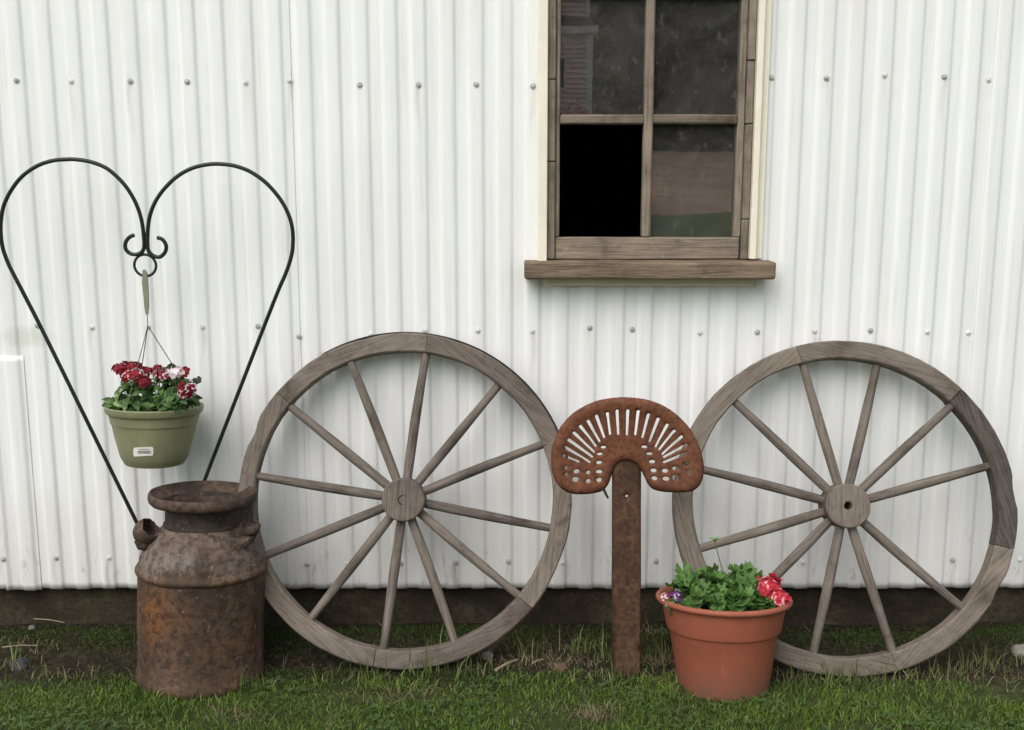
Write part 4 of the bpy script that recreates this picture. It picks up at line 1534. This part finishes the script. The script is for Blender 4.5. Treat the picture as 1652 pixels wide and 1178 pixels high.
# ------------------------------------------------------------------ turf, moss, litter
def blades(name, pos, hgt, wid, lean, mat, label, cat, seed, curl=0.5):
    r_ = np.random.default_rng(seed)
    n = len(pos)
    az = r_.uniform(0, 2 * PI, n)
    th = np.clip(r_.normal(lean, 0.35, n), 0.0, 1.45)
    h = hgt * r_.uniform(0.5, 1.25, n)
    w = wid * r_.uniform(0.7, 1.3, n)
    d = np.stack([np.cos(az), np.sin(az)], 1)
    fa = r_.uniform(0, 2 * PI, n)
    s = np.stack([np.cos(fa), np.sin(fa), np.zeros(n)], 1) * (w / 2)[:, None]
    m1 = pos.copy()
    m1[:, :2] += d * (np.sin(th * 0.6) * h * 0.5)[:, None]
    m1[:, 2] += np.cos(th * 0.6) * h * 0.5
    t = m1.copy()
    th2 = th * (1 + curl)
    t[:, :2] += d * (np.sin(th2) * h * 0.5)[:, None]
    t[:, 2] += np.cos(th2) * h * 0.5
    V = np.stack([pos - s, pos + s, m1 - s * 0.8, m1 + s * 0.8, t], 1).reshape(-1, 3)
    base = (np.arange(n) * 5)[:, None]
    loops = np.concatenate([base + np.array([0, 1, 3, 2]), base + np.array([2, 3, 4])], 1).reshape(-1)
    me = bpy.data.meshes.new(name)
    me.vertices.add(len(V))
    me.vertices.foreach_set('co', V.reshape(-1))
    me.loops.add(len(loops))
    me.loops.foreach_set('vertex_index', loops.astype(np.int32))
    me.polygons.add(2 * n)
    ls = np.stack([np.arange(n) * 7, np.arange(n) * 7 + 4], 1).reshape(-1)
    me.polygons.foreach_set('loop_start', ls.astype(np.int32))
    me.update(calc_edges=True)
    at_ = me.attributes.new('rnd', 'FLOAT', 'POINT')
    at_.data.foreach_set('value', np.repeat(r_.uniform(0, 1, n), 5).astype(np.float32))
    me.materials.append(mat)
    o = link(name, me)
    if label:
        tag(o, label, cat, kind='stuff')
    return o


def nz(x, y, s, k):
    return mnoise.noise(Vector((x * s, y * s, k)))


blocked = [(can_base.x, can_base.y, 0.160), (pot_base.x, pot_base.y, 0.110)]
bare = [(G(965, 1155).x, G(965, 1155).y, 0.10, 0.05), (G(640, 1125).x, G(640, 1125).y, 0.16, 0.04), (G(1640, 1120).x, G(1640, 1120).y, 0.22, 0.07), (G(380, 1160).x, -0.55, 0.10, 0.04), (G(1380, 1170).x, -0.58, 0.12, 0.03)]


def free(x, y):
    return all((x - a) ** 2 + (y - b_) ** 2 > r_ * r_ for a, b_, r_ in blocked)


def bareness(x, y):
    return max(math.exp(-((x - a) / w) ** 2 - ((y - b_) / h) ** 2) for a, b_, w, h in bare)


lawn, dry = [], []
for i in range(150000):
    x = random.uniform(-2.1, 2.1)
    y = random.uniform(-1.15, -0.20)
    edge = -0.325 + 0.075 * nz(x, 0, 2.1, 3) + 0.04 * nz(x, y, 8, 5)
    if abs(x - 0.35) < 0.5:
        edge += 0.02
    pr_ = min(1, max(0, (edge - y) / 0.05))
    pr_ *= 0.70 + 0.75 * nz(x, y, 6, 8)
    pr_ *= 1 - 0.95 * bareness(x, y)
    if y < -0.75:
        pr_ *= 0.55
    if random.random() < pr_ and free(x, y):
        (dry if random.random() < 0.05 + 0.16 * max(0, nz(x, y, 4, 21)) else lawn).append((x, y, gz(x, y) - 0.003))
lawn, dry = np.array(lawn), np.array(dry)
hl = 0.024 + 0.014 * np.array([nz(a[0], a[1], 5, 30) for a in lawn])
blades('lawn_grass', lawn, hl, 0.0030, 0.65, M['grass'], 'short green lawn grass in front of the shed', 'grass', 1)
blades('dry_grass', dry, np.full(len(dry), 0.022), 0.0018, 1.0, M['straw'], 'dry yellow blades scattered through the lawn', 'dry grass', 2)
# long tufts that the mower missed
lg = []
for (px, py, n, sp_) in [(950, 1050, 42, 0.020), (925, 1052, 24, 0.03), (975, 1058, 30, 0.025), (700, 1050, 14, 0.015), (735, 1055, 10, 0.02), (850, 1060, 26, 0.05), (1050, 1060, 34, 0.04), (1040, 1082, 30, 0.035), (1330, 1095, 50, 0.06), (1400, 1100, 36, 0.06), (1480, 1098, 36, 0.06), (1560, 1085, 46, 0.05), (1600, 1070, 26, 0.05), (20, 1075, 24, 0.03), (70, 1095, 20, 0.03), (600, 1092, 30, 0.05), (690, 1088, 30, 0.03), (760, 1090, 34, 0.05), (240, 1125, 18, 0.02), (410, 1115, 34, 0.03), (1000, 1098, 40, 0.035), (1300, 1110, 30, 0.04), (1100, 1105, 30, 0.03)]:
    c = G(px, py)
    for i in range(n):
        x, y = c.x + random.gauss(0, sp_), c.y + random.gauss(0, sp_ * 0.35)
        y = min(y, -0.03)
        if free(x, y):
            lg.append((x, y, gz(x, y) - 0.003))
lg = np.array(lg)
hh = rng.uniform(0.035, 0.10, len(lg))
blades('long_grass', lg, hh, 0.0030, 0.38, M['long_grass'], 'long grass tufts around the wheels, bar and pot', 'long grass', 3, 0.9)
dg = []
for (px, py, n, sp_) in [(880, 1050, 60, 0.05), (920, 1068, 90, 0.05), (1050, 1030, 60, 0.03), (1060, 1065, 110, 0.04), (850, 1072, 70, 0.05), (1600, 1090, 90, 0.09), (1500, 1100, 60, 0.08), (1290, 1085, 60, 0.03), (130, 1090, 70, 0.08), (40, 1045, 50, 0.06), (540, 1085, 50, 0.08), (960, 1155, 150, 0.04), (640, 1122, 110, 0.07), (380, 1160, 60, 0.05)]:
    c = G(px, py)
    for i in range(n):
        x, y = c.x + random.gauss(0, sp_), c.y + random.gauss(0, sp_ * 0.4)
        y = min(y, -0.02)
        if free(x, y):
            dg.append((x, y, gz(x, y) - 0.002))
dg = np.array(dg)
blades('dead_grass', dg, rng.uniform(0.025, 0.070, len(dg)), 0.0014, 1.25, M['straw'], 'tangled dead grass by the footing and in worn lawn patches', 'dead grass', 8, 0.5)
# moss cushions along the footing
ms = []
for i in range(95000):
    x = random.uniform(-2.1, 2.1)
    y = random.uniform(-0.24, 0.01)
    v_ = 0.68 + 0.9 * nz(x, 0, 2.6, 41) + 0.5 * nz(x, y, 11, 44)
    v_ *= math.exp(-((y + 0.09) / 0.075) ** 2)
    if x > -0.6:
        v_ *= 0.75
    if random.random() < v_:
        ms.append((x, y, gz(x, y) - 0.001))
for i in range(26000):                                                     # mossy lawn edge left of and below the left wheel
    x = random.uniform(-1.6, 0.05)
    y = random.uniform(-0.42, -0.24)
    v_ = 0.55 + 0.9 * nz(x, y, 6, 51)
    v_ *= math.exp(-((y + 0.32) / 0.05) ** 2) * (1 if x > -0.75 else 0.6)
    if random.random() < v_ and free(x, y):
        ms.append((x, y, gz(x, y) - 0.001))
ms = np.array(ms)
blades('moss', ms, np.full(len(ms), 0.0085), 0.0030, 0.5, M['moss'], 'dark green moss cushions along the shed footing', 'moss', 4)
# clover
cl = []
for i in range(2600):
    x, y = random.uniform(-1.6, 1.6), random.uniform(-0.8, -0.36)
    if nz(x, y, 4.5, 61) > 0.12 and free(x, y) and bareness(x, y) < 0.4:
        cl.append((x, y, gz(x, y) + random.uniform(0.008, 0.022)))
mb = MB()
for (x, y, z) in cl:
    a0 = random.uniform(0, 6.28)
    s = random.uniform(0.004, 0.0075)
    tl = random.uniform(-0.5, 0.5)
    for k in range(3):
        a = a0 + k * 2.094
        pts = []
        for (u, w_) in ((0, 0), (0.7, 0.55), (1.25, 0.45), (1.2, 0.0), (1.25, -0.45), (0.7, -0.55)):
            dx, dy = u * math.cos(a) - w_ * math.sin(a), u * math.sin(a) + w_ * math.cos(a)
            pts.append((x + dx * s, y + dy * s, z + dx * s * tl + 0.15 * s * abs(w_)))
        mb.add(pts, [tuple(range(6))])
o = mb.build('clover', M['clover'])
at_ = o.data.attributes.new('rnd', 'FLOAT', 'POINT')
at_.data.foreach_set('value', np.repeat(rng.uniform(0, 1, len(cl)), 18).astype(np.float32))
tag(o, 'small clover leaves mixed into the lawn', 'clover', kind='stuff')
# straw litter lying flat
st_p = []
for i in range(5200):
    x = random.uniform(-2, 2)
    y = random.uniform(-0.75, -0.03)
    v_ = 0.04 + 0.7 * bareness(x, y) + (0.35 if -0.36 < y < -0.20 else 0) * max(0, 0.3 + nz(x, y, 3, 71)) + (0.5 if abs(x - 0.1) < 0.3 and -0.36 < y < -0.2 else 0)
    if random.random() < v_ and free(x, y):
        st_p.append((x, y, gz(x, y) + random.uniform(0.002, 0.012)))
st_p = np.array(st_p)
blades('straw_litter', st_p, np.full(len(st_p), 0.038), 0.0016, 1.42, M['straw'], 'straw and dead stalks lying on the bare soil', 'straw', 5, 0.1)


def stone(px, py, r_, mat, label, seed, sq=0.7, grp=None):
    bm = bmesh.new()
    bmesh.ops.create_icosphere(bm, subdivisions=3, radius=1)
    for v in bm.verts:
        n = mnoise.noise(v.co * 1.3 + Vector((seed, 0, 0))) * 0.30 + mnoise.noise(v.co * 3.5 + Vector((seed, 4, 0))) * 0.10
        v.co *= (1 + n) * r_
        v.co.z *= sq
    me = bpy.data.meshes.new('stone')
    bm.to_mesh(me)
    bm.free()
    me.materials.append(mat)
    me.shade_smooth()
    g = G(px, py)
    o = link('stone', me, None, (g.x, g.y, gz(g.x, g.y) + r_ * sq * 0.35), (0, 0, seed))
    tag(o, label, 'stone', grp)


stone(32, 1072, 0.026, M['stone_dark'], 'dark grey stone on bare soil at the far left', 1.0)
stone(1650, 1056, 0.030, M['stone_pale'], 'pale jagged stone by the footing at the far right', 2.3)
stone(786, 1058, 0.017, M['stone'], 'small grey stone under the right side of the left wheel', 3.1)
stone(905, 1078, 0.020, M['dead_leaf'], 'brown lump of earth left of the rusty bar', 4.4, 0.6)
stone(52, 1015, 0.010, M['stone'], 'small pale pebble in the moss at the left', 5.2)
stone(1660, 1072, 0.016, M['stone'], 'little grey stone at the right edge below the wheel', 6.0)


def twig(px0, py0, px1, py1, r_, label, z0=0.012, z1_=0.012):
    a, b_ = G(px0, py0), G(px1, py1)
    a.z, b_.z = gz(a.x, a.y) + z0, gz(b_.x, b_.y) + z1_
    mid = (a + b_) / 2 + Vector((0, 0, 0.003))
    mb = MB()
    tube(mb, [v - a for v in catmull([a, mid, b_], 4)], [r_ * (1 - 0.05 * i) for i in range(9)], 7)
    o = mb.build('twig', M['twig'], None, a, smooth=60)
    tag(o, label, 'twig')


twig(800, 1092, 835, 1070, 0.0045, 'thick bleached twig on the grass right of the left wheel')
twig(5, 1055, 62, 1054, 0.002, 'thin straight twig above the dark stone at the far left', 0.03, 0.03)
twig(55, 1010, 105, 1018, 0.0018, 'thin twig on the moss below the white wall at the left', 0.02, 0.02)
twig(858, 1083, 877, 1073, 0.0022, 'short pale twig beside the brown lump of earth', 0.02, 0.02)
twig(1448, 1083, 1465, 1100, 0.0016, 'thin twig leaning below the right wheel', 0.02, 0.008)

# ------------------------------------------------------------------ what the window panes mirror: house, trees
def cloud(name, n, fn, size, mat, seed):
    r_ = np.random.default_rng(seed)
    ctr = np.array([fn(r_) for _ in range(n)])
    a = r_.normal(size=(n, 3))
    a /= np.linalg.norm(a, axis=1)[:, None]
    b_ = np.cross(a, r_.normal(size=(n, 3)))
    b_ /= np.linalg.norm(b_, axis=1)[:, None]
    s = (size * r_.uniform(0.6, 1.4, n))[:, None]
    V = np.stack([ctr - a * s, ctr + b_ * s * 0.6, ctr + a * s, ctr - b_ * s * 0.6], 1).reshape(-1, 3)
    me = bpy.data.meshes.new(name)
    me.from_pydata(V.tolist(), [], (np.arange(n * 4).reshape(-1, 4)).tolist())
    at_ = me.attributes.new('rnd', 'FLOAT', 'POINT')
    at_.data.foreach_set('value', np.repeat(r_.uniform(0, 1, n), 4).astype(np.float32))
    me.materials.append(mat)
    return me


protos = []
for s_ in range(3):
    rr = random.Random(s_ + 90)
    h = 11 + 2 * s_
    blobs = []
    for i in range(26):
        t = rr.uniform(0.02, 0.95)
        wdt = (3.4 - 0.4 * s_) * math.sin(PI * (0.18 + 0.78 * t)) ** 0.8
        a = rr.uniform(0, 6.28)
        q = wdt * rr.uniform(0.2, 0.9)
        blobs.append((q * math.cos(a), q * math.sin(a), 0.4 + t * (h - 1.2), rr.uniform(0.8, 1.5)))

    def fn(r_, blobs=blobs):
        b_ = blobs[r_.integers(len(blobs))]
        d = r_.normal(size=3)
        d /= np.linalg.norm(d)
        q = b_[3] * r_.uniform(0.3, 1) ** 0.5
        return (b_[0] + d[0] * q, b_[1] + d[1] * q, max(0.1, b_[2] + d[2] * q * 0.8))
    cm = cloud('crown', 9000, fn, 0.27, M['tree_leaf'], s_)
    mb = MB()
    tube(mb, [(0, 0, -0.3), (0.1, 0, h * 0.3), (0, 0.1, h * 0.6), (0.1, 0, h * 0.9)], [0.28, 0.22, 0.14, 0.03], 10)
    for i in range(7):
        b_ = blobs[i]
        tube(mb, [(0.05, 0, b_[2] * 0.6), (b_[0] * 0.5, b_[1] * 0.5, b_[2] * 0.85), (b_[0], b_[1], b_[2])], [0.10, 0.06, 0.02], 6)
    protos.append((cm, mb.mesh('trunk', M['bark'], 60)))
rt = random.Random(5)
for i in range(30):
    x = -16 + (i % 15) * 3.0 + rt.uniform(-0.5, 0.5) + (1.5 if i >= 15 else 0)
    y = -45.5 - rt.uniform(0, 2.5) - (5 if i >= 15 else 0)
    cm, tm = protos[i % 3]
    t = empty('tree', (x, y, gz(x, y) - 0.05), (0, 0, rt.uniform(0, 6)))
    t.scale = [rt.uniform(0.9, 1.2)] * 3
    tag(t, 'dark leafy tree in the row mirrored in the window panes', 'tree', 'trees mirrored in the window')
    link('trunk', tm, t)
    link('crown', cm, t)

for i in range(14):
    x = -8 + i * 1.7 + rt.uniform(-0.4, 0.4)
    y = -43.6 - rt.uniform(0, 0.8)
    cm, tm = protos[i % 3]
    t = empty('shrub', (x, y, gz(x, y) - 0.05), (0, 0, rt.uniform(0, 6)))
    t.scale = (0.42, 0.42, rt.uniform(0.17, 0.24))
    tag(t, 'low dark shrub at the field edge mirrored in the window', 'shrub', 'shrubs mirrored in the window')
    link('trunk', tm, t)
    link('crown', cm, t)

HYY = -21.0
hb0 = P(951, 183, -HYY)
hxr = hb0.x
hz_c = P(951, 45, -HYY).z
house = empty('house', (hxr, HYY, 0))
tag(house, 'faded mauve clapboard house with cornice, mirrored in the upper left pane', 'house')
upx = P(946, 20, -HYY).x
box('lower_wall', (-6.4, -5.0, -0.3), (-0.02, -0.03, hz_c), M['house_trim'], house, 0)
box('upper_wall', (-6.2, -5.0, hz_c + 0.02), (upx - hxr - 0.02, -0.35, hz_c + 3.0), M['house_trim'], house, 0)
bd = 0.105
clap_me = {}


def clap(x0, x1, y, z):
    key = (round(x0, 2), round(x1, 2))
    if key not in clap_me:
        mb = MB()
        L = x1 - x0
        mb.add([(0, 0.0, bd), (L, 0.0, bd), (L, 0.050, 0), (0, 0.050, 0), (0, -0.005, 0), (L, -0.005, 0), (0, -0.005, bd), (L, -0.005, bd)],
               [(0, 1, 2, 3)[::-1], (3, 2, 5, 4)[::-1], (0, 3, 4, 6), (1, 7, 5, 2)])
        clap_me[key] = mb.mesh('clapboard', M['clapboard'])
    link('clapboard', clap_me[key], house, (x0, y - 0.022, z))


z = 0.15
while z + bd < hz_c - 0.12:
    clap(-6.4, -0.14, 0.0, z)
    z += bd
z = hz_c + 0.32
while z < hz_c + 2.8:
    clap(-6.2, upx - hxr - 0.10, -0.32, z)
    z += bd
box('corner_board', (-0.138, -0.03, -0.1), (0.0, 0.03, hz_c - 0.10), M['house_trim'], house, 0.004)
box('corner_board', (upx - hxr - 0.098, -0.35, hz_c + 0.3), (upx - hxr, -0.29, hz_c + 2.9), M['house_trim'], house, 0.004)
cr = P(959, 45, -HYY).x - hxr
box('cornice', (-6.6, -0.25, hz_c - 0.09), (cr, 0.16, hz_c + 0.06), M['house_trim'], house, 0.01)
mb = MB()
mb.add([(-6.6, 0.14, hz_c + 0.062), (cr, 0.14, hz_c + 0.062), (upx - hxr, -0.34, hz_c + 0.30), (-6.6, -0.34, hz_c + 0.30), (cr, -0.34, hz_c + 0.062)],
       [(0, 1, 2, 3), (1, 4, 2)])
mb.build('skirt_roof', M['shingle'], house)
mb = MB()
uz = hz_c + 3.0
mb.add([(-6.5, 0.1, uz), (upx - hxr + 0.3, 0.1, uz), (upx - hxr + 0.3, -5.3, uz), (-6.5, -5.3, uz), (-3.1, -2.6, uz + 1.8)],
       [(0, 1, 4), (1, 2, 4), (2, 3, 4), (3, 0, 4), (3, 2, 1, 0)])
mb.build('roof', M['shingle'], house)
wxl = P(908, 120, -HYY).x - hxr
zw = P(908, 145, -HYY).z
hw = box('house_window', (wxl - 0.95, -0.01, zw), (wxl, 0.035, zw + 0.75), M['house_trim'], house, 0.005)
box('pane', (wxl - 0.88, 0.0, zw + 0.07), (wxl - 0.03, 0.043, zw + 0.68), M['dark_glass'], hw, 0, base=hw.location)
box('door', (-4.4, -0.01, 0.0), (-3.5, 0.03, 2.05), M['shingle'], house, 0.005)
bs = P(924, 196, -HYY - 0.6)
me = cloud('bush', 900, lambda r_: tuple((lambda d: (d[0] * 0.28, d[1] * 0.28, d[2] * 0.30 + bs.z - 0.12))(r_.normal(size=3) / 1.6)), 0.05, M['red_leaf'], 77)
bu = empty('shrub', (bs.x, HYY + 0.6, 0.0))
tag(bu, 'red flowering shrub before the house mirrored in the upper left pane', 'shrub')
link('blossom', me, bu)
mb = MB()
for k in range(5):
    tube(mb, [(0, 0, -0.1), (0.1 * math.cos(k * 1.3), 0.1 * math.sin(k * 1.3), bs.z * 0.6), (0.18 * math.cos(k * 1.3), 0.18 * math.sin(k * 1.3), bs.z - 0.05)], [0.02, 0.014, 0.006], 6)
mb.build('stem', M['bark'], bu)
